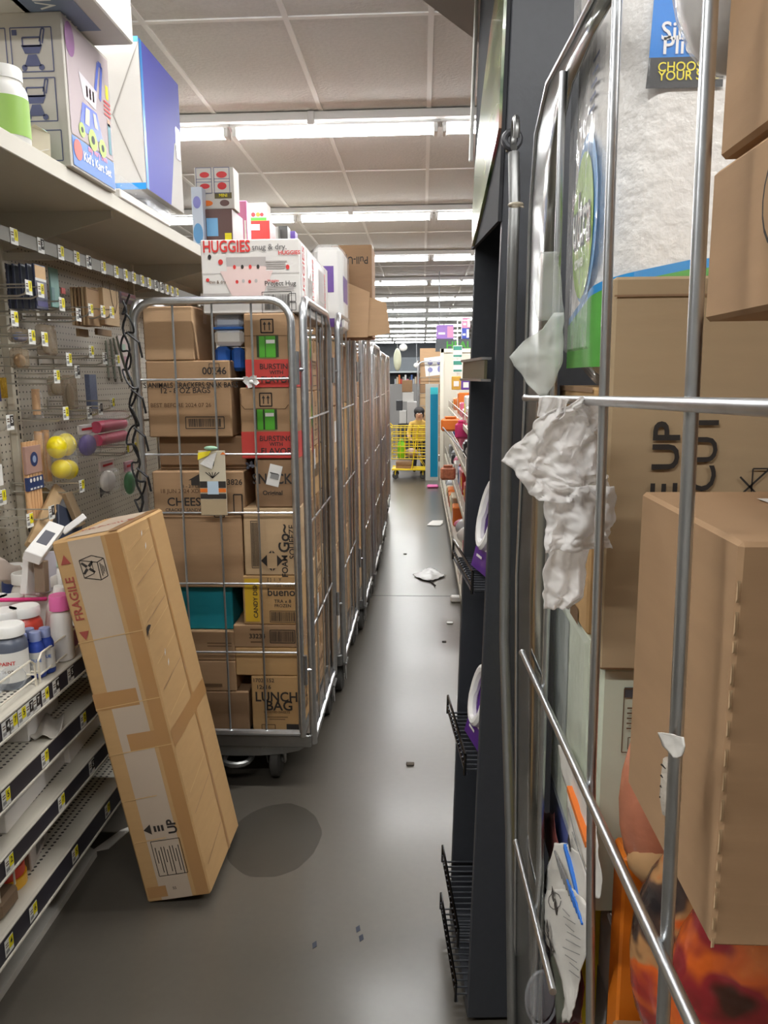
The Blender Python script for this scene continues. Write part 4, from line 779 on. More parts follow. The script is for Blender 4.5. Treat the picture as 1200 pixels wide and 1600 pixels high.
def snack_case(l, u0, vt, z, flap):
    x0, x1 = yx(u0, vt), CX1-.03; w_ = x1-x0; h = vz(vt, 420)-z-.001; d = DP
    dec = [('r','f',.5,.19,w_*.995,h*.38,RBAND),('r','r',.5,.19,d*.99,h*.38,RBAND),('o','f',.46,.83,.042,.045,.0035,INK),
           ('r','f',.46,.56,.075,h*.3,mat('window_dark', (44,60,30), .4)),('r','f',.35,.55,.02,h*.29,CANG,0,.002),('r','f',.52,.55,.034,h*.29,CANG,0,.002),('r','f',.52,.62,.03,.012,WHITE,0,.003),
           ('r','r',.5,.56,.09,h*.32,mat('window_dark',(44,60,30))),('r','r',.4,.55,.036,h*.3,CANG,0,.002),('r','r',.62,.55,.036,h*.3,CANG,0,.002),('r','r',.5,.6,.07,.01,TAGY,0,.003),
           ('t','f',.62,.28,.026,'BURSTING',INK,0,.01,.95),('t','f',.62,.2,.018,'WITH',INK,0,.02),('t','f',.62,.1,.03,'FLAVOR',INK,0,.015),('t','r',.62,.26,.04,'POP',INK,0,.02),('t','r',.62,.14,.03,'TOP',INK,0,.02),('o','r',.5,.88,.05,.06,.003,INKB)]
    dec += [('up','f',.46,.83,.04,INK)]
    dec += [('ln','f',.5,.62,[(-w_*.48,h*.3),(-w_*.48,h*.14),(-w_*.42,h*.08),(w_*.3,h*.08),(w_*.36,h*.14)],.003,INKB)] if flap else [('ln','f',.5,.6,[(-w_*.5,h*.1),(w_*.5,h*.1)],.002,INKB)]
    carton('snack_case', l, 'box', ((x0+x1)/2, YB, z), w_, d, h, CARD[1], dec, 'cartons in the nearest roll cage', 0, False); return z+h+.001
zc = snack_case('lower red and brown snack case with green cans showing', 374, 605, zc, True)
zc = snack_case('upper red and brown snack case right under the diaper box', 380, 489, zc, False)
# white bag of goods between the two columns
p = onY(366, 560, 2.75); m = MB(); m.ell((0,0,.0), (.055,.08,.05), mat('blue_bottles', (40,90,170), .3)); zz = p.z
o = empty('goods_bag', (p.x-.005,2.76,zz), 'clear bag of white and blue goods squeezed in beside the upper snack case', 'bag'); m = MB(); m.box((-.052,-.06,-.045),(.0,.07,.04), mat('blue_bottles',(40,90,170)), .012); m.box((.004,-.055,-.045),(.05,.07,.036), mat('blue_bottles',(40,90,170)), .012); m.build('blue_pack', o)
m = MB(); m.box((-.052,-.06,.042),(.052,.07,.1), WHITE, .014); m.box((-.05,-.062,.1),(.052,.07,.15), mat('pack_bluewhite', (190,200,216), .4), .014); m.box((-.054,-.064,.098),(.054,.06,.106), BLUE, .002); m.build('white_pack', o)
# rear layer seen through the side panel
zr_ = .212; k = 0
names = ['lowest','second','third','fourth','fifth','sixth','seventh','eighth']
for h in (.22,.2,.16,.24,.2,.22,.2):
    carton('carton', '%s carton from the floor in the rear stack of the nearest cage' % names[k], 'box', (-.535,2.97,zr_), .2, .31, h-.001, CARD[k % 5], [('t','r',.5,.5,.045,random.choice(['FRESH','12 CT','CHIPS','SNACK']),INKB,90 if k % 2 else 0,.015),('o','r',.5,.2,.1,.04,.003,INK)] if k % 3 != 1 else [('bar','r',.5,.5,.1,.05,INK),('r','r',.3,.75,.06,.08,WHITE)], 'cartons in the nearest roll cage'); zr_ += h; k += 1
for k, h in enumerate((.5,.5,.4)):
    carton('carton', '%s large carton from the floor at the back left of the nearest cage' % names[k], 'box', (-.81,3.0,.212+sum((.5,.5,.4)[:k])), .3, .3, h-.001, CARD[(k+1) % 5], (), 'cartons in the nearest roll cage')
# diaper box
hx0, hx1 = onY(318,490,2.655).x, onY(470,490,2.655).x; hz = zc+.0005; hw_ = hx1-hx0; hh = onY(318,375,2.655).z-hz; hd = .78
HR = mat('diaper_red', (205,48,44), .5); HG = mat('diaper_grey', (176,168,164), .5); HB = mat('diaper_box_white', (214,209,203), .5, 0, .02); HP = mat('diaper_pink', (222,196,190), .5)
dec = [('t','f',.265,.9,.053,'HUGGIES',HR,0,.022,.74),('t','f',.7,.89,.026,'snug & dry.',mat('text_grey', (110,106,104), .6)),('r','f',.5,.545,hw_,.002,HG),('r','f',.5,.535,hw_*.36,.006,INK),
  ('r','f',.46,.63,hw_*.4,.045,HP),('p','f',.46,.43,[(-.09,.035),(.09,.035),(.05,-.05),(-.05,-.05)],HP),('r','f',.46,.7,hw_*.4,.03,HG,0,.0013),('t','f',.9,.81,.018,'HUGGIES',HR,0,.02),
  ('d','f',.2,.7,.008,.009,HR),('d','f',.88,.62,.006,.008,HR),('d','f',.09,.77,.006,.008,INK),('d','f',.06,.46,.006,.006,HR),('t','f',.8,.4,.022,'Project Hug',INK,0,.005),('t','f',.73,.44,.012,'Huggies',HR),('t','f',.16,.43,.014,'thin & dry',INKB),
  ('o','f',.76,.14,.1,.07,.002,INK),('bar','f',.76,.15,.08,.05,INK),('o','f',.92,.21,.022,.026,.002,INK),('o','f',.92,.09,.022,.026,.002,INK)]
dec += [('r','f',.76,.7-i*.03,.075-.01*(i % 2),.004,HG) for i in range(4)] + [('r','f',.8,.36-i*.025,.09,.003,HG) for i in range(3)] + [('r','f',.13,.27-i*.02,.1,.003,HG) for i in range(4)]
for i in range(4): dec.append(('d','f',.34+i*.08,.63,.005,.007,(HR,INK)[i % 2],.002)); dec.append(('d','f',.36+i*.065,.43+.01*(i % 2),.005,.006,(HR,HG)[i % 2],.002))
dec += [('r','r',.1,.5,.1,hh*.96,WHITE),('t','r',.1,.5,.07,'HUGGIES',HR,90,.022,.74),('r','r',.55,.5,.5,hh*.9,mat('shrink_white', (206,202,200), .25)),('t','r',.4,.55,.05,'HUGGIES',HR,90,.02,.85),('r','r',.7,.6,.14,.12,HG,0,.002),('t','r',.85,.55,.045,'HUGGIES',HR,90,.02,.85)]
dec += [('r','r',.25+i*.035,.4+.05*(i % 3),.01,.08,INKB,0,.002) for i in range(4)]
o = carton('diaper_box', 'large white diaper box with red lettering on top of the nearest cage', 'box', ((hx0+hx1)/2,2.655,hz), hw_, hd, hh, HB, dec, tape=False, bev=.003)
# ------------------------------------------------------------------ cages behind
cdef = [('second roll cage of the left row, with an open flapped carton on top', -.95,-.375,3.44,4.26,1.78,14),
        ('third roll cage of the left row, holding tall brown cartons', -.92,-.345,4.36,5.02,1.76,21),
        ('fourth roll cage of the left row, holding cartons with blue marks', -.92,-.335,5.12,6.0,1.72,35),
        ('fifth roll cage of the left row', -.92,-.34,6.15,7.0,1.7,48), ('farthest roll cage of the left row, near the yellow cart', -.98,-.375,7.85,8.65,1.72,57)]
pos = ['second','third','fourth','fifth','farthest']
BLM = mat('carton_blue_mark', (80,120,165), .6)
for ci, (l, x0, x1, y0, y1, top, sd) in enumerate(cdef):
    roll_cage(l, x0, x1, y0, y1, top, gate_rungs=(1.5,1.2,.9,.6), side_rungs=(1.36,.99,.60))
    rg = random.Random(sd); ym = (y0+y1)/2
    for col, (a, b) in enumerate(((y0+.04,ym-.003),(ym+.003,y1-.04))):
        z = .212; k = 0
        while z < top-.22:
            h = min(rg.choice((.2,.26,.3,.36)), top-.03-z); dec = rg.choice([[('t','r',.5,.6,.04,rg.choice(['SNACK','24 CT','PAPER','SOAP']),INKB,0,.015),('o','r',.5,.2,.1,.04,.003,INK)], [('bar','r',.5,.4,.1,.05,INK)], [('r','r',.5,.6,.1,.1,WHITE)], []])
            if ci in (2,3) and k in (2,4): dec = [('r','r',.6,.5,.14,.1,BLM)]
            carton('carton', '%s carton from the bottom in the %s stack of the %s roll cage' % (names[k], 'near' if col == 0 else 'far', pos[ci]), 'box', (x1-.04-.15,a,z), .3, b-a, h-.002, CARD[rg.randrange(5)], dec, 'cartons in the farther roll cages'); z += h; k += 1
    carton('carton', 'tall plain carton on the hidden left side of the %s roll cage' % pos[ci], 'box', (x0+.13,y0+.04,.212), .2, y1-y0-.08, 1.3, CARD[ci % 5], (), 'cartons in the farther roll cages', tape=False)
# clear bag of diapers and the open flapped box on top of the second cage
zt3 = 1.62
a = onY(488,465,3.62); b = onY(536,380,3.62); o = empty('diaper_pack', ((a.x+b.x)/2,3.62,1.715), 'clear bagged diaper pack with a purple panel behind the white diaper box', 'package'); wd = b.x-a.x; h = b.z-1.715
m = MB(); m.box((-wd*.45,.01,.0),(wd*.45,.28,h*.97), WHITE, .02); M = basis((0,.008,h*.5),(1,0,0),(0,0,1)); m.rect(-.01,h*.1,wd*.5,h*.3,PURP,M); m.rect(0,-h*.4,wd*.8,h*.1,PURP,M); M = basis((wd*.45+.001,.14,h*.5),(0,1,0),(0,0,1)); m.rect(0,0,.2,h*.3,PURP,M); m.build('pack_body', o)
m = MB(); m.box((-wd/2,-.004,-.004),(wd/2,.3,h), CLEAR, .03); m.build('clear_wrap', o)
# carton carrying these on the cage
a = onY(530,385,4.0); b = onY(583,385,4.0); wd = b.x-a.x; zb_ = 1.70; o = empty('open_carton', ((a.x+b.x)/2-.02,3.96,zb_), 'open brown carton printed upside down Pull-Up, with bent flaps, on the second cage', 'box'); wd += .03; h = a.z-zb_
m = MB(); m.box((-wd/2,0,0),(wd/2,.26,h), CARD[3], .004); M = face_m('f', wd, .26, h, .5, .84); m.text('Pull-Up', .05, INK, M @ T((.02,0,0)) @ RZ(180), bold=.01, sx=.85); m.text('124 ct', .03, INKB, face_m('f', wd,.26,h,.6,.36,180), bold=.01); m.text('5', .05, INKB, face_m('f',wd,.26,h,.55,.12,180)); m.build('carton_body', o)
for q in ([(-wd/2-.1,-.06,.02),(-.02,-.06,.0),(-.04,-.03,.1),(-wd/2-.06,-.02,.13)],[(wd/2-.06,-.05,.0),(wd/2+.09,-.02,.02),(wd/2+.07,.0,.17),(wd/2-.02,-.012,.2)],[(-.06,-.07,.0),(wd/2-.02,-.06,.0),(wd/2-.01,-.02,.22),(-.05,-.015,.28)]):
    MB().add(q, [(0,1,2,3)], CARD[2 if q[0][0] < -.1 else 0]).build('flap', o, solid=.005)
# things tied or hung on the first cage
def knot(l, u, v, Y, m, s=.03, n=7, col2=None):
    p = onY(u, v, Y); o = empty('plastic_scrap', p, l, 'plastic scrap'); mb = MB()
    for k in range(n):
        a = random.uniform(0, 6.28); L = random.uniform(.5, 1.0)*s; d = Vector((math.cos(a), -.3, math.sin(a)))*L; q = Vector((-d.z, .2*L, d.x)).normalized()*s*.3
        mb.add([(0,0,0), d*.6+q, d, d*.6-q], [(0,1,2,3)], m)
    mb.ell((0,-.004,0), (s*.22,s*.2,s*.22), m, 8, 6); mb.build('plastic_knot', o, solid=.001); return o
SCR = mat('scrap_plastic_white', (226,224,220), .35, 0, .05, 90, .4)
knot('tuft of white plastic tied to the gate at the snack cases', 393, 597, 2.6, SCR, .034, 10); knot('dark scrap tied low on the gate beside the snack case', 391, 728, 2.6, mat('scrap_dark', (70,72,82), .4), .02)
p0 = onY(310,704,2.598); p1 = onY(356,805,2.598); wd = p1.x-p0.x; h = p0.z-p1.z
o = empty('shipping_card', ((p0.x+p1.x)/2,2.596,p1.z), 'beige shipping card hanging on the gate, with black bands and a yellow label', 'card')
m = MB(); m.box((-wd/2,-.002,0),(wd/2,0,h), mat('card_beige', (206,196,172), .6), .0008); M = basis((0,-.0032,h/2),(1,0,0),(0,0,1))
m.rect(0,-h*.02,wd*.98,h*.1,INK,M); m.rect(0,-h*.2,wd*.98,h*.08,INK,M); m.rect(0,-h*.11,wd*.98,h*.06,ORNG,M); m.rect(0,-h*.07,wd*.42,h*.2,mat('sticker_paleblue', (190,210,226), .5),M @ T((0,0,.0006))); m.rect(.0,-h*.37,wd*.98,h*.24,mat('card_taupe', (176,156,124), .6),M)
for k in range(5): m.line([(0,h*.08),((k-2)*.012,h*.17)], .003, INK, M)
m.line([(-.01,h*.3),(.008,h*.34),(.004,h*.26)], .0025, INK, M); m.poly([(.03,h*.44),(.05,h*.44),(.04,h*.48)], ORNG, M); m.build('card_sheet', o)
m = MB(); m.add([(-wd*.52,-.006,h*.86),(-.01,-.008,h*.93),(.0,-.006,h*1.0),(-wd*.5,-.004,h*.97)], [(0,1,2,3)], YEL); m.add([(-wd*.45,-.007,h*.8),(.0,-.01,h*.72),(.02,-.006,h*.98),(-.01,-.008,h*.92)], [(0,1,2,3)], SCR); m.ell((0,-.008,h*1.04), (.024,.008,.008), mat('tie_green', (160,200,170), .5), 8, 6); m.build('yellow_sticker', o, solid=.001)
# black cord wound down the left post of the cage
m = MB(); pts = []
for i in range(150):
    t = i/149; v = 462+t*360; u = 190+10*t+ (24*t if t > .5 else 24*t); q = onY(196+26*t, v, 2.59); a = t*46
    pts.append(q+Vector((.018*math.cos(a)+.01*math.sin(a*.37), .008*math.sin(a)-.014, .012*math.sin(a*1.7))))
m.tube(pts, .0036, mat('cord_black', (26,26,28), .4), 6)
pts = [onY(192+30*t/40+4*math.sin(t*.9), 470+340*t/40, 2.575) for t in range(41)]; m.tube(pts, .0042, mat('cord_black',(26,26,28)), 6)
for t in (.2,.45,.62,.8): q = onY(200+24*t, 465+350*t, 2.57); m.tube([q+Vector((-.01,0,.03)), q+Vector((.03,-.01,.0)), q+Vector((.035,0,-.05))], .004, mat('cord_black',(26,26,28)), 6)
L_ = onY(210,640,2.58); tag(m.build('black_cord', loc=L_, sub=L_), 'tangled black cord hanging down the left post of the nearest cage', 'cord')
# ================================================================== BLACK DISPLAY STAND
DM = T((.105,1.58,.0)) @ RY(1.6) @ RZ(5)
ds = empty('display_stand', (0,0,0), 'tall black display stand with wire shelves at the right of the aisle', 'display stand'); ds.matrix_world = DM
SW = .335
for y in (0, SW): MB().box((0,y,.016),(.46,y+.018,2.36), BLACKP, .002).build('side_panel', ds)
MB().box((.44,.018,.016),(.458,SW,2.36), BLACKP).build('back_panel', ds)
MB().box((.0,.018,.014),(.44,SW,.05), BLACKP).build('base', ds)
def loc_z(u, v, y): return onY(u, v, y).z
for zf, zn in ((loc_z(722,843,1.92),0),(loc_z(712,1085,1.92),0),(loc_z(705,1318,1.92),0),(.1,0)):
    m = MB(); z = zf-.045
    for k in range(15): y = .03+k*(SW-.04)/14; m.tube([(-.028,y,z+.02),(-.022,y,z),(.43,y,z)], .0026, BLACKP, 6)
    for q in ((-.028,z+.045,.0034,CHROME),(-.028,z+.015,.003,CHROME),(-.024,z-.004,.003,BLACKP),(.2,z-.004,.003,BLACKP),(.42,z-.004,.003,BLACKP)): m.tube([(q[0],.012,q[1]),(q[0],SW-.004,q[1])], q[2], q[3], 6)
    for y in (.012, SW-.004): m.tube([(-.028,y,z-.004),(-.028,y,z+.045)], .003, CHROME, 6)
    m.build('wire_shelf', ds)
zl = 1.5; m = MB(); m.box((-.02,.02,zl-.005),(-.014,SW,zl+.035), mat('label_strip_olive', (112,108,86), .15, .4)); m.box((-.026,.018,zl+.035),(-.006,SW+.002,zl+.04), GALV); m.box((-.026,.018,zl-.009),(-.006,SW+.002,zl-.004), GALV); m.build('label_holder', ds)
# glossy header
HGM = bpy.data.materials.new('header_graphic'); HGM.use_nodes = True; nt = HGM.node_tree; b = nt.nodes['Principled BSDF']; b.inputs['Roughness'].default_value = .22; b.inputs['Coat Weight'].default_value = .35
tc = nt.nodes.new('ShaderNodeTexCoord'); n = nt.nodes.new('ShaderNodeTexNoise'); n.inputs['Scale'].default_value = 7; cr = nt.nodes.new('ShaderNodeValToRGB'); nt.links.new(tc.outputs['Object'], n.inputs['Vector']); nt.links.new(n.outputs['Fac'], cr.inputs[0]); nt.links.new(cr.outputs[0], b.inputs['Base Color'])
e = cr.color_ramp.elements; e[0].position = .38; e[0].color = rgb(70,96,60); e[1].position = .66; e[1].color = rgb(190,110,110); k = e.new(.5); k.color = rgb(150,165,120)
MB().box((-.008,.004,1.8),(-.001,SW+.014,2.36), mat('header_black', (44,45,48), .75)).build('header_board', ds)
pl = [(.006,2.33),(.006,1.97),(.08,1.92),(.18,1.86),(.3,1.80),(.315,1.88),(.3,1.98),(.24,2.09),(.15,2.21)]
m = MB(); m.prism(pl, .0, .012, HGM, basis((-.014,0,0),(0,1,0),(0,0,1))); m.build('header_sign', ds)
m = MB(); m.box((-.02,SW+.016,2.0),(-.012,SW+.03,2.36), WHITE, .002); m.build('sign_edge', ds)
zc_ = 2.365; a, b_ = onZ(757,73,zc_), onZ(660,0,zc_); d = (b_-a).normalized(); c = a+d*1.1
m = MB(); m.prism([(a.x,a.y),(c.x,c.y),(c.x+.55,c.y-.05),(a.x+.5,a.y)], zc_, zc_+.05, mat('canopy_grey', (156,150,145), .6)); o = m.build('canopy_board', loc=(a.x,a.y,zc_), sub=(a.x,a.y,zc_)); tag(o, 'grey canopy board over the top of the black display stand', 'board')
# packs on the wire shelves
PK = mat('pack_purple', (92,44,140), .35, coat=.3); PKB = mat('pack_skyblue', (170,195,215), .4)
def ring_pack(l, y, z, h, rz):
    o = empty('air_freshener_pack', (0,0,0), l, 'package'); o.matrix_world = DM @ T((.012,y,z+.008)) @ RZ(rz) @ RY(10)
    m = MB(); m.add([(-.005,-.07,0),(-.005,.07,0),(.0,.05,h),(.0,-.05,h),(.02,-.07,0),(.02,.07,0),(.012,.05,h),(.012,-.05,h)], [(0,3,2,1),(4,5,6,7),(0,1,5,4),(2,3,7,6),(1,2,6,5),(0,4,7,3)], PK)
    M = basis((-.0065,0,0),(0,-1,0),(0,0,1)); m.rect(0,h*.88,.09,h*.2,PKB,M @ T((0,0,.0006))); m.disc(.02,h*.78,.012,ORNG,M @ T((0,0,.001))); m.disc(-.01,h*.77,.01,RED,M @ T((0,0,.001))); m.rect(-.02,h*.12,.04,.006,WHITE,M @ T((0,0,.001))); m.rect(.02,h*.2,.03,.005,WHITE,M @ T((0,0,.001))); m.build('pack_card', o)
    r = MB(); r.tube([(-.012,.042*math.cos(t*math.pi/12),h*.5+h*.27*math.sin(t*math.pi/12)) for t in range(24)], .012, WHITE, 8, True); r.build('plastic_ring', o)
zA = loc_z(722,843,1.92)-.04; zB = loc_z(712,1085,1.92)-.04
ring_pack('purple pack with a white ring on the upper wire shelf', .13, zA, .27, 8)
ring_pack('purple pack with a white ring on the lower wire shelf', .13, zB, .24, 8)
# ================================================================== RIGHT ROLL CAGE (close to the viewer)
WX = .168
rc = empty('roll_cage', (.45,.9,0), 'near roll cage at the right picture edge, with white bags tied to its bars', 'roll cage', 'steel roll cages'); L = Vector((.45,.9,0))
def wire(mb, p, q, r): mb.tube([onX(p[0],p[1],WX), onX(q[0],q[1],WX)], r, GALV, 12)
m = MB(); wire(m, (880,112), (834,1640), .0045); wire(m, (966,-60), (924,1216), .0046); wire(m, (1113,-60), (1033,1660), .0046)
def wz(p, q, r=.0046):
    a = onX(p[0],p[1],WX-.008); b = onX(q[0],q[1],WX-.008); m.tube([a,b], r, GALV, 12); m.ell(tuple(a), (r*1.25,)*3, GALV, 8, 6)
wz((821,622), (1330,642)); wz((816,1020), (1105,1650)); wz((806,1316), (864,1550))
m.tube([onX(924,1216,WX), onX(922,1640,WX)], .0046, GALV, 10)
m.build('side_wires', rc, sub=L)
m = MB(); pts = [(802,1640),(798,1300),(788,1000),(792,700),(800,450),(804,320),(803,240)]; P_ = [onX(u,v,WX-.002) for u, v in pts]; m.tube(P_, .0105, GALVD, 12)
t_ = P_[-1]; m.tube([t_+Vector((0,-.002*k,.0))+Vector((0,.02*math.sin(k*.5)-.0,.045*(1-math.cos(k*.5))*.5+.01)) for k in range(0,12)], .006, GALVD, 8)
m.build('corner_post', rc, sub=L)
left = [(804,1640),(807,1200),(808,900),(820,640),(829,330),(838,210),(856,130),(900,48),(945,-40)]; right = [(978,-40),(925,55),(892,130),(874,210),(868,330),(862,640),(850,950),(848,1200),(845,1640)]
PLATE = mat('plate_bright_zinc', (172,174,172), .2, 1, .15, 8, .35)
vs = [onX(u,v,WX+.004) for u, v in left] + [onX(u,v,WX+.004) for u, v in right[::-1]]; n = len(left); fs = [(i,i+1,n+i+1,n+i) for i in range(n-1)]
m = MB(); m.add(vs, fs, PLATE, True); pl_ = m.build('corner_plate', rc, sub=L, solid=.003)
m = MB(); m.tube([onX(u,v,WX+.003) for u, v in left], .0035, GALV, 8); m.tube([onX(978,-40,WX)+Vector((0,0,.0)), Vector((WX,.3,1.83))], .012, GALV, 10); m.build('plate_edge', rc, sub=L)
m = MB(); m.box((WX,.3,.16),(.76,1.36,.2), GALVD, .004); m.build('base', rc, sub=L)
for x in (.24,.69):
    for y in (.38,1.28):
        k = MB(); k.lathe([(.012,-.021),(.05,-.021),(.066,-.014),(.068,0),(.066,.014),(.05,.021),(.012,.021)], RUBBER, 20, T((x,y,.0685)) @ RY(90)); k.box((x-.035,y-.03,.07),(x-.028,y+.03,.16),GALVD); k.box((x+.028,y-.03,.07),(x+.035,y+.03,.16),GALVD); k.build('caster', rc, sub=L)
m = MB(); pts = rrect(.32, 1.34, .2, 1.8, .07, lambda u,z: Vector((.75,u,z))); m.tube(pts, .013, GALV, 10)
for k in range(1,5): m.tube([(.75,.32+k*.204,.2),(.75,.32+k*.204,1.79)], .0045, GALV, 6)
for z in (.8,1.14,1.47): m.tube([(.75,.32,z),(.75,1.34,z)], .0045, GALV, 6)
m.build('far_side_panel', rc, sub=L)
# --- contents
# paper towel pack
PY, PD = .86, .22; px0 = onY(944,300,PY).x; pz0 = onY(944,597,PY).z; pw, ph = .4, .56
PTW = mat('paper_towel_white', (226,222,216), .35, 0, .03, 60, .9, coat=.35); PGR = mat('towel_green', (84,160,66), .35, 0, .2, 14, .1, coat=.4); PBL = mat('towel_blue', (40,140,205), .35, coat=.4)
o = empty('paper_towel_pack', (px0+pw/2,PY,pz0), 'large white paper towel pack with a green band inside the right cage', 'package')
m = MB(); bd_ = .05; m.box((-pw/2,0,0),(pw/2,PD,ph), PTW, .045); o1 = m.build('towel_rolls', o)
q = o1.modifiers.new('bev','BEVEL'); q.width = .015; q.segments = 3
m = MB()
def band(z_of, z_lo, mt, off):
    vs = []; fs = []; path = [(-pw/2-off,PD-.05),(-pw/2-off,PD*.6),(-pw/2-off,.045)]+[(-pw/2+.045-(.045+off)*math.cos(a),.045-(.045+off)*math.sin(a)) for a in (.2,.5,.8,1.1,1.4)]+[(-pw/2+.045+.05*k,-off) for k in range(7)]
    s = 0; prev = path[0]
    for i, p in enumerate(path):
        s += (Vector(p)-Vector(prev)).length; prev = p
        vs += [(p[0],p[1],z_lo), (p[0],p[1],z_of(s))]
    for i in range(len(path)-1): fs.append((2*i,2*i+2,2*i+3,2*i+1))
    m.add(vs, fs, mt, True)
zt_ = lambda v: onY(1010,v,PY).z-pz0
gtop = lambda s: zt_(418) - .05*max(0,.26-s)/.26
band(lambda s: gtop(s)+.01, gtop(0)-.02+.0, PBL, .0012); band(lambda s: gtop(s), zt_(572), PGR, .0024)
M = basis((-pw/2-.002, PD*.45, 0),(0,-1,0),(0,0,1))
def bz(v): return onX(915,v,px0).z-pz0
cz = bz(345); m.disc(.014, cz, .066, PBL, M @ T((0,0,.0002)), ry=.094); m.disc(.006, cz-.006, .058, mat('towel_lime', (150,190,60), .4), M @ T((0,0,.0012)), ry=.082); m.text('ultra', .085, mat('towel_logo_dark', (70,80,60), .5), M @ T((.006,cz,.002)), bold=.04, sx=.62); m.text('ultra', .085, WHITE, M @ T((.006,cz,.003)), bold=.0, sx=.62); m.text('towel', .022, WHITE, M @ T((-.0,cz-.045,.003)), bold=.02)
for k in range(5): m.rect(.03+.004*k, bz(190)+.012*k, .03, .004, mat('towel_ink', (90,100,140), .5), M)
M = basis((0,-.0025,0),(1,0,0),(0,0,1)); 
bx0 = onY(1014,70,PY).x-(px0+pw/2); bx1 = bx0+.075; z1 = zt_(92); z2 = zt_(140)
m.add([(bx0,z1,0),(bx1,z1,0),(bx1+.003,z1+.1,0),(bx0+.004,z1+.1,0)], [(0,1,2,3)], mat('tag_blue', (30,130,215), .4), False, M); m.add([(bx0-.002,z2,0),(bx1,z2,0),(bx1,z1,0),(bx0,z1,0)], [(0,1,2,3)], mat('tag_black', (44,44,44), .5), False, M)
m.text('Single', .024, WHITE, M @ T((bx0+.038,zt_(53),.001)), bold=.012); m.text('Plies', .024, WHITE, M @ T((bx0+.034,zt_(75),.001)), bold=.012); m.text('CHOOSE', .0125, YEL, M @ T((bx0+.034,zt_(108),.001)), bold=.01); m.text('YOUR SIZE', .0125, YEL, M @ T((bx0+.04,zt_(122),.001)), bold=.01); m.disc(bx0+.05, zt_(22), .012, YEL, M @ T((0,0,.001)))
m.build('printed_wrap', o)
m = MB(); m.box((-pw/2-.005,-.005,-.005),(pw/2+.005,PD+.005,ph+.005), film('pack_wrap', (240,240,240), .05, .1, .6), .045); m.build('clear_wrap', o)
# carton below the towel pack, then wrapped pack, then lower cartons
def put(l, name, cat, x0, x1, y0, y1, z0, z1, m_, dec=(), tape=False, rz=0, bev=.003): return carton(name, l, cat, ((x0+x1)/2,y0,z0), x1-x0, y1-y0, z1-z0, m_, dec, None, rz, tape, bev, False)
zA1 = pz0-.006; put('brown carton just under the paper towel pack', 'carton', 'box', .192,.56,.875,1.1,1.2,zA1, CARD[4], [('r','l',.5,.99,.21,.006,CARD[3]),('r','l',.7,.03,.05,.02,INKB)])
o = put('pale carton wrapped in clear film, below the carton under the towels', 'wrapped_carton', 'box', .196,.56,.87,1.1,.9,1.198, mat('carton_palegreen', (206,212,190), .5), [('r','l',.3,.6,.08,.2,mat('carton_grey2', (170,176,168), .4))])
m = MB(); m.box((-.187,-.006,-.002),(.186,.236,.3), film('pack_wrap2', (235,240,240), .06, .1, .6, .25), .01); m.build('clear_wrap', o)
put('yellow and blue seasoning carton below the wrapped pale carton', 'carton', 'box', .2,.55,.86,1.12,.62,.898, mat('carton_yellow', (238,212,36), .4), [('r','l',.5,.85,.25,.08,mat('carton_bluegrey', (90,100,160), .4)),('t','l',.75,.45,.07,'Sp',INK,0,.02),('r','l',.5,.1,.25,.07,mat('carton_crimson', (170,40,60), .4))])
put('wine coloured carton low in the far end of the right cage', 'carton', 'box', .2,.55,.86,1.12,.2,.618, mat('carton_wine', (110,50,66), .5))
# tan flat carton SIDE UP
TY_ = .8; tx0 = onY(954,600,TY_).x; tz1 = onY(1050,431,TY_).z; tz0 = onY(1000,1048,TY_).z
tw = .4; th_ = tz1-tz0
def ta(u): return (onY(u,700,TY_).x-tx0)/tw
def tb(v): return (onY(1050,v,TY_).z-tz0)/th_
put('tall flat tan carton printed SIDE UP in the right cage', 'carton', 'box', tx0, tx0+tw, TY_, .846, tz0, tz1, mat('cardboard_khaki', (178,154,120), .8, 0, .08, 9, .12, stretch=(1,1,6)), [('t','f',ta(1042),tb(768),.038,'SIDE UP',INK,90,.018,1.1),('t','f',ta(1101),tb(784),.038,'NOT CUT',INK,90,.012,1.1),('r','f',.5,.955,tw,.002,CARD[3]),('o','f',ta(1225),tb(770),.06,.05,.0016,INK),('ln','f',ta(1175),tb(760),[(-.02,-.02),(.02,.02)],.002,INK),('ln','f',ta(1190),tb(775),[(-.02,.02),(.02,-.02)],.002,INK)])
# white carton with small print
wx0 = onY(936,1170,.81).x
put('pale carton with a printed warning panel under the flat tan carton', 'carton', 'box', wx0, wx0+.38, .81, .845, tz0-.3, tz0-.002, mat('carton_palegreen', (206,212,190)), [('o','f',.13,.8,.05,.075,.0012,INKB),('r','f',.13,.91,.05,.012,mat('print_slate', (80,80,84), .5)),('o','f',.105,.71,.018,.014,.001,INKB),('t','f',.12,.5,.012,'Each',INK)]+[('r','f',.13,.85-i*.02,.042,.0018,INKB,0,.002) for i in range(5)])
put('grey carton standing under the pale warning panel carton', 'carton', 'box', .215,.56,.79,.845,.2,tz0-.302, mat('carton_grey3', (160,156,152), .6), [('r','l',.5,.5,.05,.5,mat('carton_grey4', (130,126,124), .6))])
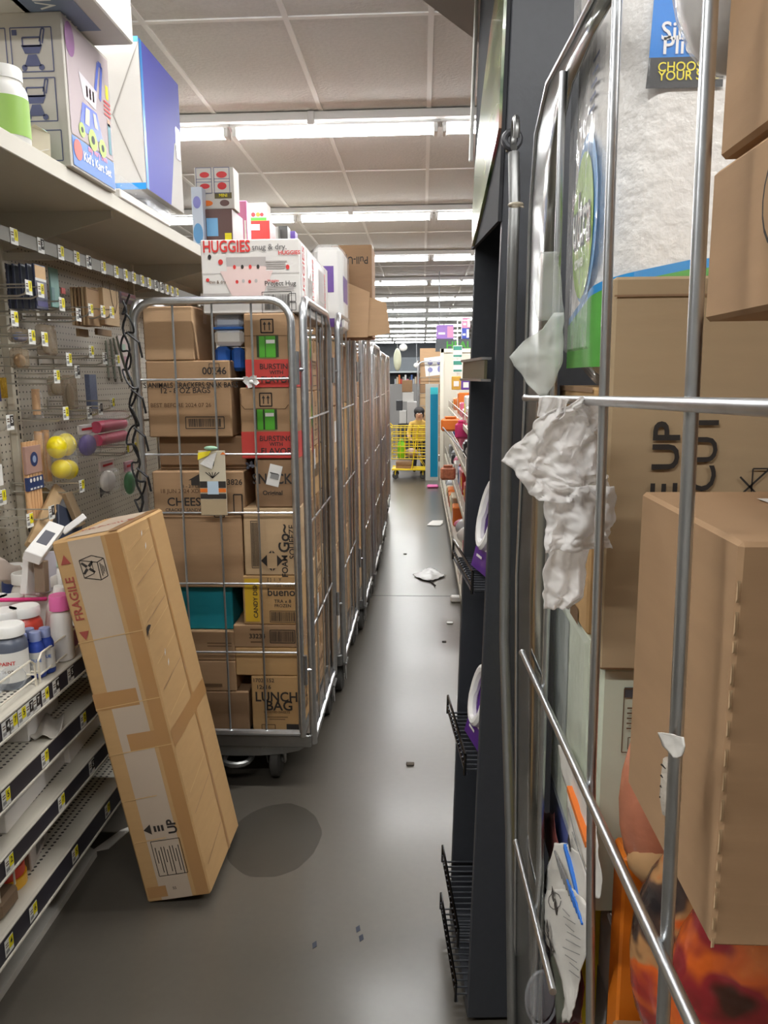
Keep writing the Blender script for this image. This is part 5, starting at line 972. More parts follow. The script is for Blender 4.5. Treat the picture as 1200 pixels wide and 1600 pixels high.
# big near carton
NX = .196; nyf = NX/((ray(1003,770).x)/(ray(1003,770).y)); ny0 = NX/(ray(1158,830).x/ray(1158,830).y); nz1 = onX(1003,768,NX).z; nz0 = onX(990,1242,NX).z
o = put('big brown carton with rough torn edges close to the viewer in the right cage', 'carton', 'box', NX, NX+.3, ny0, nyf, nz0, nz1, CARD[1], [('r','t',.6,.5,.2,.12,WHITE),('t','t',.5,.5,.02,'SHIP TO',INK)])
m = MB(); rg = random.Random(3); H_ = nz1-nz0; z = .0
while z < H_-.02:
    l_ = rg.uniform(.004,.018); m.add([(-.1502,.0,z),(-.1502,-.0022,z+l_*.2),(-.1502,-.0018,z+l_*.8),(-.1502,0,z+l_),(-.148,0,z),(-.148,0,z+l_)], [(0,1,2,3),(0,3,5,4)], CARD[2]); z += l_+rg.uniform(.003,.009)
m.build('torn_edge', o)
# boxes at upper right
uy = .2/(ray(1100,503).x/ray(1100,503).y); uz0 = onX(1100,503,.2).z; uz1 = onX(1112,262,.2).z
put('brown carton at the upper right with part of a round logo', 'carton', 'box', .2,.52,.33,uy,uz0,uz1-.004, CARD[1], [('d','l',.47,.62,.026,.03,INK),('d','l',.47,.62,.023,.027,CARD[1],.002),('t','l',.5,.6,.05,'K',INK,0,.03)])
put('brown carton on top of the one with the round logo', 'carton', 'box', .203,.52,.33,uy-.002,uz1+.003,uz1+.3, CARD[1], [('t','l',.5,.52,.03,'FP',INKB,90,.02)])
put('brown carton hidden behind the near one, carrying the upper right cartons', 'carton', 'box', .33,.55,.33,.69,nz1+.002,uz0-.002, CARD[3])
p = onY(1078,48,.6); o = empty('wrapped_roll', p, 'white plastic wrapped roll hanging over at the top of the right cage', 'package'); m = MB(); m.ell((.03,0,.075), (.045,.05,.105), mat('wrap_white', (222,218,214), .3, 0, .04, 30, .5, coat=.3)); m.build('roll_body', o)
m = MB(); m.ell((.03,0,.075), (.047,.052,.107), film('pack_wrap', (240,240,240))); m.build('clear_wrap', o)
# snack bags and orange cartons low in the cage
def printed(name, stops, scale, seed):
    m = bpy.data.materials.new(name); m.use_nodes = True; nt = m.node_tree; b = nt.nodes['Principled BSDF']; b.inputs['Roughness'].default_value = .25; b.inputs['Coat Weight'].default_value = .5
    tc = nt.nodes.new('ShaderNodeTexCoord'); mp = nt.nodes.new('ShaderNodeMapping'); mp.inputs['Location'].default_value = (seed,seed*.7,seed*1.3); n = nt.nodes.new('ShaderNodeTexNoise'); n.inputs['Scale'].default_value = scale; n.inputs['Detail'].default_value = 2.5
    cr = nt.nodes.new('ShaderNodeValToRGB'); nt.links.new(tc.outputs['Object'], mp.inputs[0]); nt.links.new(mp.outputs[0], n.inputs['Vector']); nt.links.new(n.outputs['Fac'], cr.inputs[0]); nt.links.new(cr.outputs[0], b.inputs['Base Color']); cr.color_ramp.interpolation = 'EASE'
    e = cr.color_ramp.elements; e[0].position = stops[0][0]; e[0].color = rgb(*stops[0][1]); e[1].position = stops[-1][0]; e[1].color = rgb(*stops[-1][1])
    for p, c in stops[1:-1]: k = e.new(p); k.color = rgb(*c)
    bp = nt.nodes.new('ShaderNodeBump'); bp.inputs['Strength'].default_value = .5; bp.inputs['Distance'].default_value = .01; n2 = nt.nodes.new('ShaderNodeTexNoise'); n2.inputs['Scale'].default_value = 32; nt.links.new(tc.outputs['Object'], n2.inputs['Vector']); nt.links.new(n2.outputs['Fac'], bp.inputs['Height']); nt.links.new(bp.outputs[0], b.inputs['Normal']); return m
SO = printed('snack_orange', [(.34,(70,36,24)),(.42,(150,40,44)),(.48,(226,104,36)),(.6,(236,130,50)),(.68,(214,170,120))], 13, 1); SP = mat('snack_salmon', (218,140,108), .25, 0, .2, 30, .5, coat=.6); SD = printed('snack_dark', [(.36,(40,34,36)),(.46,(76,58,50)),(.52,(190,140,90)),(.56,(226,104,36)),(.66,(170,50,40))], 15, 4)
put('bright orange carton standing low in the right cage, left of the snack bags', 'carton', 'box', .212,.3,.745,.785,.2,1.0, mat('carton_orange', (226,124,30), .45), [('r','f',.75,.5,.03,.78,mat('carton_lilacgrey', (176,166,160), .5))])
def pillow(l, c, r, mt, d2=None):
    o = empty('snack_bag', c, l, 'snack bag', 'snack bags low in the right cage'); m = MB(); m.ell((0,0,0), r, mt, 18, 12); b = m.build('bag_body', o)
    if d2: m = MB(); m.ell((r[0]*.05,-r[1]*.25,r[2]*d2[1]), (r[0]*.9,r[1]*.82,r[2]*.3), d2[0], 16, 10); m.build('printed_band', o)
    if 'dark' not in l: m = MB(); m.box((-r[0]*.6,-.003,r[2]*.95),(r[0]*.6,.003,r[2]*1.08), mt, .002); m.build('sealed_edge', o)
pillow('salmon and cream snack bag uppermost, beside the near brown carton', (.262,.74,nz0-.045), (.06,.03,.115), SP, (mat('snack_cream', (214,170,120), .3), -.55))
pillow('dark and orange snack bag below the salmon one', (.262,.675,nz0-.17), (.06,.045,.12), SD, (SO, .2))
pillow('orange snack bag lowest in view beside the slanting bar', (.285,.58,nz0-.14), (.08,.05,.125), SO, (SD, -.4))
put('lower brown carton under the snack bags', 'carton', 'box', .205,.56,.32,.735,.2,nz0-.3, CARD[3]); put('second brown carton behind the snack bags holding up the near carton', 'carton', 'box', .37,.56,.32,.735,nz0-.298,nz0-.002, CARD[1])
# --- tied bags and papers on the bars
B_Y = .775
o = sheet([(618,905,932),(634,872,936),(650,838,936),(672,822,934),(700,796,936),(722,786,938),(746,806,944),(762,818,948),(780,842,953)], lambda u,v: onY(u,v,B_Y)+Vector((0,-.018*math.sin((u-790)/150*math.pi),0)), BAGM, 'plastic_bag', (.15,B_Y,1.47), amp=.0065, freq=40, cols=56, sub=9, fold=.003, ridge=.75)
tag(o, 'torn white plastic bag knotted on the top bar of the right cage', 'plastic bag')
for rows, yy in (([(760,846,958),(790,848,960),(812,850,962),(828,852,958),(842,852,946),(858,852,955)], B_Y-.006), ([(640,900,938),(700,890,940),(790,866,940),(850,850,918),(890,850,908),(925,846,902),(950,848,888)], B_Y+.012), ([(625,840,890),(640,838,880),(655,836,862)], B_Y-.01)):
    sheet(rows, lambda u,v,yy=yy: onY(u,v,yy)+Vector((0,-.012*math.sin((u-840)/120*math.pi),0)), BAGM, 'bag_layer', (0,0,0), amp=.006, freq=38, cols=44, sub=9, parent=None, fold=.004, ridge=.7).parent = o
for c_ in o.children: c_.matrix_parent_inverse = Matrix.Translation((-.15,-B_Y,-1.47))
o = sheet([(488,866,882),(515,846,882),(540,812,881),(556,796,880),(572,802,877),(596,826,868),(620,840,852)], lambda u,v: onY(u,v,.98), film('scrap_film', (236,238,232), .34, .25, .7, .4), 'plastic_scrap', (.2,.98,1.5), amp=.005, freq=30, cols=14); tag(o, 'translucent plastic scrap caught above the torn white bag', 'plastic scrap')
o = sheet([(395,846,872),(430,838,876),(470,836,878),(500,840,880)], lambda u,v: onY(u,v,1.0), film('scrap_film2', (228,230,224), .22, .2, .7), 'plastic_scrap', (.2,1.0,1.6), amp=.003, freq=30, cols=10); tag(o, 'thin clear plastic scrap beside the bottom of the green logo', 'plastic scrap')
PAP = mat('tag_crumpled', (222,218,210), .6); PAPP = mat('paper_print', (120,118,116), .6)
def paper(l, rows, yy, marks=(), pm=PAP, amp=.0035, name='paper_label'):
    f = lambda u,v: onX(u,v,yy); a = f((rows[0][1]+rows[0][2])/2, rows[0][0]); o = sheet(rows, f, pm, name, a, amp=amp, freq=26, cols=12, sub=4); tag(o, l, 'paper')
    if marks:
        m = MB()
        for k in marks:
            if k[0] == 'l': p, q = f(*k[1]), f(*k[2]); m.tube([p+Vector((-.0045,0,0)), q+Vector((-.0045,0,0))], k[3], k[4], 4)
            else: p = f(*k[1]); m.text(k[2], k[3], INK, T(p+Vector((-.0055,0,0))) @ basis((0,0,0),(0,-1,0),(0,0,1)) @ RZ(k[4]), bold=.02, sx=2.2)
        merge(o, m, a)
    return o
rgm = random.Random(2)
paper('white torn paper label low on the bars, marked 54', [(1390,855,900),(1410,850,912),(1440,842,930),(1470,852,926),(1500,868,914),(1540,880,905),(1575,882,900),(1596,878,890)], .1775,
   [('t',(864,1466),'54',.024,-8),('l',(842,1452),(862,1488),.0005,INK),('l',(862,1488),(872,1486),.0005,INK),('l',(872,1486),(850,1444),.0005,INK)]+[('l',(890+rgm.randint(-6,10),1420+k*12),(900+rgm.randint(-6,14),1432+k*12),.0004,PAPP) for k in range(9)])
paper('white crumpled paper label with blue and grey stripes and a circled number', [(1318,868,884),(1335,862,906),(1360,852,916),(1390,850,920),(1415,860,918),(1450,880,914),(1480,885,908)], .180,
   [('t',(872,1408),'58',.02,-4)]+[('l',(872+k*4,1330+k*9),(884+k*4,1372+k*9),.0016,(PAPP,BLUE)[k>4]) for k in range(9)]+[('l',(872+10*math.cos(t),1408+13*math.sin(t)),(872+10*math.cos(t+.6),1408+13*math.sin(t+.6)),.0005,INK) for t in (0,.6,1.2,1.8,2.4,3,3.6,4.2,4.8,5.4)])
paper('long white paper strip with orange and blue patches hanging behind the slanting bar', [(1165,874,886),(1200,878,900),(1240,886,916),(1280,890,930),(1320,890,936),(1360,905,939),(1390,918,940),(1402,926,938)], .184,
   [('l',(896,1232),(926,1320),.005,ORNG),('l',(890,1322),(912,1404),.0045,BLUE),('l',(900,1300),(925,1370),.0006,PAPP),('l',(894,1262),(910,1330),.0006,PAPP),('t',(896,1318),'B',.016,-20)])
paper('red and dark torn card strip behind the white papers', [(1270,846,866),(1320,852,872),(1400,872,890),(1480,892,906),(1560,884,910),(1598,884,912)], .189, pm=mat('card_darkred', (120,60,56), .5))
paper('olive paper piece low behind the label marked 54', [(1480,860,886),(1520,866,890),(1560,868,890),(1598,870,892)], .186, pm=mat('card_olive', (96,100,86), .6))
o = empty('plastic_cup', onY(846,1560,.98), 'clear plastic lid caught low on the bars of the right cage', 'lid'); m = MB(); m.tube([(.022*math.cos(t*math.pi/10),0,.045*math.sin(t*math.pi/10)) for t in range(20)], .002, CLEARB, 6, True); m.ell((0,.004,0), (.02,.006,.042), CLEARB, 12, 8); m.build('lid_body', o)
# tape scraps on the nearest bar
o = sheet([(1144,1029,1036),(1152,1032,1068),(1166,1036,1070),(1178,1046,1066),(1186,1052,1058)], lambda u,v: onX(u,v,WX-.0065), PAP, 'tape_scrap', onX(1050,1165,WX-.006), amp=.0012, freq=60, cols=8); tag(o, 'small white torn sticker scrap on the nearest upright wire', 'paper')
a = onX(1050,1188,WX); b = onX(1046,1272,WX); m = MB(); d = b-a; m.tube([a,a+d*.3,a+d*.7,b], [.0058,.0066,.007,.005], mat('tape_old', (188,178,164), .5, 0, .25, 120, .5), 10)
for k in range(4): m.tube([a+d*(.15+.2*k)+Vector((-.0072,0,.003)), a+d*(.17+.2*k)+Vector((0,-.0078,-.001))], .0006, INK, 4)
tag(m.build('tape_scrap', loc=a, sub=a), 'old masking tape wrapped round the nearest upright wire', 'tape')
# zip tie on the post
p = onX(800,222,WX-.004); q = onX(762,312,WX-.004); m = MB(); m.tube([p, p*.6+q*.4+Vector((-.006,0,.004)), q], .0028, mat('zip_tie', (216,206,186), .4), 6); m.tube([p+Vector((-.014*math.cos(t*.5),.0,.014*math.sin(t*.5)+.004)) for t in range(13)], .0065, mat('rubber_loop', (70,70,74), .4), 8, True); m.ell(tuple(onX(770,225,WX-.004)), (.009,.006,.008), mat('zip_tie',(216,206,186)), 8, 6)
tag(m.build('zip_tie', loc=p, sub=p), 'cream zip tie hanging from the hooked top of the right cage post', 'zip tie')
p = onX(806,320,WX-.01); m = MB(); m.tube([p+Vector((.011*math.cos(t*math.pi/8),.011*math.sin(t*math.pi/8),0)) for t in range(16)], .0025, mat('zip_tie',(216,206,186)), 6, True); m.tube([p, p+Vector((.012,-.01,-.006))], .0015, mat('zip_tie',(216,206,186)), 5); tag(m.build('zip_tie', loc=p, sub=p), 'cream zip tie cinched round the post below the hook', 'zip tie')
# ================================================================== FAR RIGHT SHELVING
RX0 = .255
rg_ = empty('shelving_gondola', (.6,7,0), 'low beige shelving beyond the black display stand on the right', 'shelving'); L = Vector((.6,7,0))
MB().box((.74,4.0,.05),(.76,10.4,1.62), PEG).build('pegboard_panel', rg_, sub=L); MB().box((RX0+.02,4.0,.0),(RX0+.04,10.4,.09), SHELFM).build('kick_plate', rg_, sub=L)
for y in (4.0,5.2,6.4,7.6,8.8,10.0): MB().box((.715,y-.02,.02),(.74,y+.02,1.62), UPM).build('upright', rg_, sub=L)
rz_ = [(.12,RX0),(.48,RX0+.06),(.8,RX0+.08),(1.1,RX0+.1)]
rn = ['lowest','second lowest','third','highest']
cols_ = [('silver',(176,178,182)),('dark',(60,58,62)),('white',(222,220,216)),('red',(190,50,50)),('beige',(200,186,160)),('blue',(70,100,160)),('pink',(214,110,140)),('grey',(140,140,142)),('orange',(220,120,50))]
for (z, x), nm in zip(rz_, rn):
    r = empty('shelf', (x,7,z), '%s beige shelf of the low shelving beyond the display stand' % nm, 'shelf', 'shelves of the far right shelving')
    MB().box((x,4.0,z-.025),(.74,10.4,z), SHELFM, .002).build('shelf_deck', r, sub=r.location); MB().box((x-.012,4.0,z-.035),(x,10.4,z+.008), mat('price_channel_cream', (206,200,182), .4), .002).build('price_channel', r, sub=r.location)
    f = MB(); f.tube([(x-.004,4.02,z+.1),(x-.004,10.36,z+.1)], .004, HOOKM, 6)
    for k in range(26): f.tube([(x-.004,4.02+k*.253,z),(x-.004,4.02+k*.253,z+.1)], .0025, HOOKM, 5)
    f.build('front_fence', r, sub=r.location)
    y = 4.1; k = 0; rr_ = random.Random(int(z*100))
    while y < 10.1:
        d = rr_.uniform(.16,.36); h = rr_.uniform(.1,.24); cn, cc = rr_.choice(cols_)
        m = MB(); wdt = .26; s = rr_.random()
        if s < .45: m.box((-wdt/2,0,0),(wdt/2,d*.9,h), mat('goods_'+cn, cc, .3, .3 if cn == 'silver' else 0), .012)
        elif s < .75: m.ell((0,d*.45,h*.5),(wdt/2,d*.45,h*.5), mat('goods_'+cn, cc, .3), 12, 8)
        else: m.lathe([(.05,0),(.055,.01),(.055,h*.7),(.025,h*.85),(.025,h)], mat('goods_'+cn, cc, .3), 12, T((-.04,d*.45,0)))
        M = basis((-wdt/2-.001,d*.45,h*.5),(0,-1,0),(0,0,1))
        if s < .45: m.rect(0,0,d*.5,h*.4,rr_.choice([WHITE,RED,YEL,INK]),M)
        tag(m.build('packaged_goods', loc=(x+.03+wdt/2,y,z+.0012)), '%s package, number %d from the near end of the %s far right shelf' % (cn, k+1, nm), 'package', 'goods on the far right shelves'); y += d+.03; k += 1
# goods that lean out or hang
for l, u, v, Y, r, c in (('orange rounded pack standing out on the far right shelving',704,662,7.2,(.09,.06,.07),ORNG),('magenta rounded pack beside the orange one on the far right shelving',722,671,6.6,(.06,.05,.08),mat('goods_magenta', (200,50,110), .4)),('bunch of multicoloured small packs low on the far right shelving',700,738,7.0,(.07,.06,.07),mat('goods_mix', (190,120,90), .4, 0, .6, 40))):
    p = onY(u,v,Y); tag(MB().box((-r[0],-.02,-r[2]),(r[0],.02,r[2]*.7), c, .018).box((-r[0]*.6,-.012,r[2]*.7),(r[0]*.6,.012,r[2]), c, .006).build('hanging_pack', loc=p), l, 'package')
p = onY(715,665,6.0); m = MB(); a, b = onY(692,668,6.2), onY(724,706,5.2); m.tube([a,b], .006, mat('goods_dark',(60,58,62)), 6); tag(m.build('peg_rod', loc=a, sub=a), 'dark thin rod sticking out over the far right shelving', 'rod')
GS = mat('strip_green', (70,150,130), .4)
for i, (v0, v1) in enumerate(((540,560),(563,583))):
    a, b = onY(708,v0,7.5), onY(722,v1,7.5); m = MB(); m.box((0,0,0),(b.x-a.x,.012,a.z-b.z), WHITE, .003); M = basis(((b.x-a.x)/2,-.001,(a.z-b.z)/2),(1,0,0),(0,0,1)); h = a.z-b.z; m.rect(0,h*.3,.08,h*.3,GS,M); m.rect(0,-h*.3,.08,h*.15,GS,M); tag(m.build('clip_strip_pack', loc=(a.x,7.5,b.z)), ['upper','lower'][i]+' green and white pack on the hanging clip strip', 'package', 'clip strip packs')
m = MB(); a = onY(715,508,7.5); b = onY(715,610,7.5); m.tube([(a.x,7.53,1.63+.4),(b.x,7.53,b.z)], .006, WHITE, 6); m.tube([(a.x,7.53,2.03),(.75,7.53,2.03)], .006, WHITE, 6); m.tube([(.75,7.53,1.6),(.75,7.53,2.03)], .008, WHITE, 6); tag(m.build('clip_strip', loc=(b.x,7.53,b.z), sub=(b.x,7.53,b.z)), 'white hanging clip strip above the far right shelving', 'strip')
for l, u0, v0, u1, v1, Y, c in (('amber box on the hanging strip below the green packs',706,588,720,609,7.5,mat('box_amber', (206,160,60), .4)),('violet box right of the amber box on the far right shelving',721,592,735,609,7.3,PURP)):
    a, b = onY(u0,v0,Y), onY(u1,v1,Y); o = carton('box', l, 'box', ((a.x+b.x)/2,Y,b.z), b.x-a.x, .08, a.z-b.z, c, [('r','f',.5,.45,.05,.05,WHITE)], tape=False, seams=False)
a, b = onX(731,562,.3), onX(731,600,.3)
# end panel, sign, blue display
a, b = onY(689,545,10.6), onY(735,545,10.6); BEI = mat('end_panel_beige', (212,206,192), .6)
m = MB(); m.box((a.x,10.6,0),(b.x+.3,10.66,a.z), BEI); o = tag(m.build('end_panel', loc=(a.x,10.6,0), sub=(a.x,10.6,0)), 'tall beige end panel standing at the far end of the right shelving', 'panel')
m = MB(); m.box((a.x-.01,10.585,0),(a.x+.04,10.6,a.z), mat('panel_frame_cream', (226,220,204), .5)); m.box((a.x,10.585,a.z-.05),(b.x+.3,10.6,a.z), mat('panel_frame_cream',(226,220,204))); m.build('panel_frame', o, sub=(a.x,10.6,0))
a, b = onY(681,530,11.0), onY(745,548,11.0); m = MB(); m.box((a.x,11.0,b.z),(b.x+.5,11.25,a.z), WALLD); M = basis((a.x+.42,10.997,(a.z+b.z)/2-.01),(1,0,0),(0,0,1)); m.text('HEALTH', .15, GREEN, M, bold=.02)
for xx in (a.x+.05,b.x+.45): m.tube([(xx,11.2,a.z),(xx,11.2,2.96)], .008, GALV, 5)
tag(m.build('aisle_sign', loc=(a.x,11.0,b.z), sub=(a.x,11.0,b.z)), 'dark boxed sign with green HEALTH lettering above the beige end panel', 'sign')
for l, u0, v0, u1, v1, c, d2 in (('lilac and pink box standing on the dark sign',682,508,709,529.6,mat('box_lilac', (160,120,200), .4),mat('box_rosepink', (226,150,190), .4)),('royal blue box on the dark sign, below a pink box',722,513,733,529.6,mat('box_royal', (60,80,190), .4),WHITE),('pink box on top of the royal blue box over the sign',722,497,735,512.6,mat('box_rosepink',(226,150,190)),WHITE)):
    p, q = onY(u0,v0,11.02), onY(u1,v1,11.02); carton('box', l, 'box', ((p.x+q.x)/2,11.02,max(q.z, a.z+.002)), q.x-p.x, .2, p.z-q.z, c, [('r','f',.8,.5,(q.x-p.x)*.35,(p.z-q.z)*.8,d2),('r','f',.3,.4,(q.x-p.x)*.4,.03,WHITE)], tape=False, seams=False)
a, b = onY(668,600,11.3), onY(685,750,11.3); bx_ = b.x; o = empty('display_cabinet', (a.x,11.3,0), 'narrow glossy blue display panel with a grey edge, left of the beige end panel', 'panel')
m = MB(); m.box((-.03,0,.0),(bx_-a.x,.14,a.z), mat('panel_greyedge', (190,190,184), .5)); m.build('panel_body', o); m = MB(); M = basis(((bx_-a.x)/2+.015,-.002,a.z/2),(1,0,0),(0,0,1)); m.rect(0,-.02,.11,a.z*.9,mat('display_blue', (0,132,172), .25),M); m.rect(0,a.z*.43,.11,.1,mat('display_cyan', (60,200,215), .3),M @ T((0,0,.001))); m.build('blue_face', o)
# far cage with the labelled carton
o = roll_cage('far roll cage behind the blue panel, with a labelled carton on top', -.075, .5, 12.8, 13.5, 1.76, near_wires=2)
a, b = onY(653,556,12.85), onY(690,600,12.85); zt5 = b.z; 
put('brown carton with a white instruction sheet on its front, high in the far cage', 'carton', 'box', -.04,.44,12.84,13.4,zt5,1.97, CARD[0], [('r','f',.5,.5,.32,.3,WHITE,6),('d','f',.35,.6,.04,.04,mat('print_blueviolet', (140,140,190), .5),.003),('d','f',.66,.6,.04,.04,mat('print_blueviolet',(140,140,190)),.003),('d','f',.35,.4,.04,.04,mat('print_blueviolet',(140,140,190)),.003),('d','f',.66,.42,.03,.05,mat('print_blueviolet',(140,140,190)),.003)])
z = .212
for k, h in enumerate((.36,.32,.36,zt5-.212-1.04-.004)): put('%s carton from the bottom in the far roll cage' % names[k], 'carton', 'box', -.04,.44,12.84,13.4,z,z+h-.002, CARD[k], [('r','f',.4,.5,.1,.08,WHITE)] if k % 2 else []); z += h
# yellow shopping cart
YC = mat('cart_yellow', (226,196,30), .4); cy0, cy1 = 11.6, 12.3; cy = 11.45
ax, bx2 = onY(612,700,cy).x, onY(666,700,cy).x; zb_, zt6 = onY(640,717,cy).z, onY(640,668,cy).z
o = empty('shopping_cart', ((ax+bx2)/2,cy+.2,0), 'yellow wire shopping cart crossing the far end of the aisle', 'shopping cart'); L = o.location.copy()
m = MB(); y1 = cy+.42
def ringz(z, e): m.tube([(ax-e*.2,cy-e,z),(bx2+e,cy-e,z),(bx2+e,y1+e,z),(ax-e*.2,y1+e,z)], .008, YC, 6, True)
for k in range(6): ringz(zb_+(zt6-zb_)*k/5, .02*k/5)
for k in range(9):
    t = k/8; x = ax+(bx2-ax)*t; m.tube([(x,cy,zb_),(x,cy-.02,zt6)], .004, YC, 5); m.tube([(x,y1,zb_),(x,y1+.02,zt6)], .004, YC, 5); m.tube([(x,cy,zb_),(x,y1,zb_)], .004, YC, 5)
m.build('basket', o, sub=L)
m = MB(); zl_ = onY(640,735,cy).z
for y in (cy+.02,y1-.02): m.tube([(ax,y,zl_+.02),(bx2,y,zl_+.0),(bx2-.1,y,zb_),(bx2-.02,y,zb_)], .012, YC, 8); m.tube([(bx2-.22,y,zl_),(bx2-.12,y,zt6)], .01, YC, 8)
m.box((ax,cy,zl_),(bx2,y1,zl_+.015), YC); m.build('frame', o, sub=L)
m = MB(); m.tube([(ax-.06,cy,zt6+.06),(ax-.06,y1,zt6+.06)], .014, YC, 8); m.tube([(ax,cy,zt6),(ax-.06,cy,zt6+.06)], .01, YC, 6); m.tube([(ax,y1,zt6),(ax-.06,y1,zt6+.06)], .01, YC, 6); m.build('handle', o, sub=L)
for x in (ax+.05,bx2-.05):
    for y in (cy+.03,y1-.03): MB().lathe([(.01,-.012),(.04,-.012),(.046,0),(.04,.012),(.01,.012)], RUBBER, 14, T((x,y,.047)) @ RX(90)).box((x-.006,y-.016,.06),(x+.006,y-.013,zl_), YC).build('wheel', o, sub=L)
p = onY(627,716,cy+.15); bottle('bottle', 'green and yellow bottle standing in the yellow cart', 'bottle', (p.x,cy+.15,zb_+.006), .055, .28, mat('bottle_lime', (140,210,40), .35), GREEN, .6)
carton('carton', 'brown carton on the lower tray of the yellow cart', 'box', (onY(632,724,cy+.1).x,cy+.08,zl_+.016), .26, .25, .1, CARD[3])
tag(MB().ell((0,0,.07),(.09,.09,.07), mat('bag_dusty', (176,150,140), .5)).build('goods_bag', loc=(onY(643,705,cy+.2).x,cy+.2,zb_+.005)), 'pinkish bag of goods in the yellow cart', 'bag')
# person behind the cart
def skin(name, pts, edges, root, mats_of, parent, levels=2):
    me = bpy.data.meshes.new(name); me.from_pydata([p[0] for p in pts], edges, []); ob = bpy.data.objects.new(name, me); C.objects.link(ob)
    sk = ob.modifiers.new('s','SKIN'); sk.use_smooth_shade = True
    for i, p in enumerate(pts): me.skin_vertices[0].data[i].radius = (p[1],p[2] if len(p) > 2 else p[1])
    me.skin_vertices[0].data[root].use_root = True
    sb = ob.modifiers.new('d','SUBSURF'); sb.levels = sb.render_levels = levels
    dg = bpy.context.evaluated_depsgraph_get(); me2 = bpy.data.meshes.new_from_object(ob.evaluated_get(dg)); bpy.data.objects.remove(ob)
    me2.name = name; ms = []; 
    for p in me2.polygons:
        mm_ = mats_of(p.center)
        if mm_ not in ms: ms.append(mm_); me2.materials.append(mm_)
        p.material_index = ms.index(mm_); p.use_smooth = True
    o = bpy.data.objects.new(name, me2); C.objects.link(o); o.parent = parent; return o
SKN = mat('skin', (196,150,122), .5); YTOP = mat('top_yellow', (214,176,92), .7); PANT = mat('trousers_dark', (56,54,60), .8); HAIR = mat('hair_dark', (38,34,34), .6)
px_ = onY(655,650,12.25); pr = empty('person', (px_.x,12.36,0), 'person with dark hair in a yellow top, bending behind the yellow cart', 'person'); hz_ = px_.z-.09
pts = [((0,0,.48),.1,.085),((0,-.03,.62),.1,.085),((0,-.08,.76),.115,.085),((0,-.11,.83),.045),((0,-.13,.93),.07,.08),((0,-.13,.985),.05,.055),
  ((.13,-.08,.78),.042),((.17,-.14,.62),.034),((.15,-.26,.56),.025),((.145,-.31,.55),.018,.028),((-.13,-.08,.78),.042),((-.17,-.14,.62),.034),((-.15,-.26,.56),.025),((-.145,-.31,.55),.018,.028),
  ((.07,0,.44),.065),((.08,-.03,.25),.05),((.08,.0,.06),.035),((.08,-.09,.025),.028),((-.07,0,.44),.065),((-.08,-.03,.25),.05),((-.08,.0,.06),.035),((-.08,-.09,.025),.028)]
edges = [(0,1),(1,2),(2,3),(3,4),(4,5),(2,6),(6,7),(7,8),(8,9),(2,10),(10,11),(11,12),(12,13),(0,14),(14,15),(15,16),(16,17),(0,18),(18,19),(19,20),(20,21)]
for s, h0 in ((1,9),(-1,13)):
    bx3 = Vector(pts[h0][0])
    for k in range(4):
        i = len(pts); q = bx3+Vector(((k-1.5)*.013,-.03,0)); pts.append((tuple(q),.007)); pts.append((tuple(q+Vector((0,-.022+.004*abs(k-1.5),-.014))),.006)); edges += [(h0,i),(i,i+1)]
    i = len(pts); q = bx3+Vector((-s*.03,-.012,.004)); pts.append((tuple(q),.008)); pts.append((tuple(q+Vector((-s*.008,-.02,-.004))),.006)); edges += [(h0,i),(i,i+1)]
def pm(c):
    if c.z > .845: return SKN
    if c.z < .5 and abs(c.x) < .13 and c.y > -.12: return PANT if c.z > .05 else HAIR
    return SKN if c.y < -.2 else YTOP
skin('body', pts, edges, 0, pm, pr)
m = MB(); m.ell((0,-.11,.975),(.085,.085,.075), HAIR, 16, 12); m.ell((0,-.075,.92),(.08,.055,.085), HAIR, 14, 10); m.build('hair', pr)
m = MB(); m.ell((0,-.21,.925),(.011,.016,.014), SKN, 8, 6); 
for s in (-1,1): m.ell((s*.03,-.2,.945),(.01,.006,.007), WHITE, 8, 6); m.ell((s*.03,-.205,.945),(.005,.004,.005), HAIR, 8, 6)
m.ell((0,-.2,.893),(.02,.006,.005), mat('lips', (160,90,84), .5), 8, 6); m.build('face', pr)
# distant stock and shelving
def far(name, l, cat, u0, v0, u1, v1, Y, d, c, dec=()):
    a, b = onY(u0,v0,Y), onY(u1,v1,Y); return carton(name, l, cat, ((a.x+b.x)/2,Y,max(b.z,.0)), b.x-a.x, d, a.z-max(b.z,.0), c, dec, None, 0, False, .004, False)
far('carton','dark stock crate at the bottom of the distant stack','box',622,662,650,745,14.5,.5,mat('crate_dark', (74,72,72), .6)); far('carton','light grey carton on the dark crate, right side','box',636,628,651,661.5,14.5,.4,mat('carton_lightgrey', (190,188,186), .6)); far('carton','pale carton on the dark crate, left side','box',624,642,635,661.5,14.5,.4,mat('carton_pale', (206,204,200), .6))
far('carton','white carton under the brown one in the distant stack','box',629,613,646,627.5,14.55,.36,mat('carton_pale',(206,204,200))); far('carton','brown carton topmost in the distant stack','box',628,594,644,612.5,14.55,.36,CARD[3])
far('goods_bag','dark bag left of the distant white carton','bag',619,626,628.5,641.5,14.6,.3,mat('bag_black', (50,50,54), .5))
fg = empty('shelving_gondola', (-1,19,0), 'distant shelving full of goods below the dark back wall', 'shelving'); L = Vector((-1,19,0))
MB().box((-3.5,19,0),(1.2,19.6,1.35), mat('far_shelf_grey', (140,138,136), .6)).box((-3.5,18.98,1.62),(1.2,19.6,1.66), mat('far_shelf_pale', (206,214,214), .5)).box((-3.5,19.5,1.35),(1.2,19.6,2.0), mat('far_shelf_dark', (84,88,92), .6)).build('shelf_body', fg, sub=L)
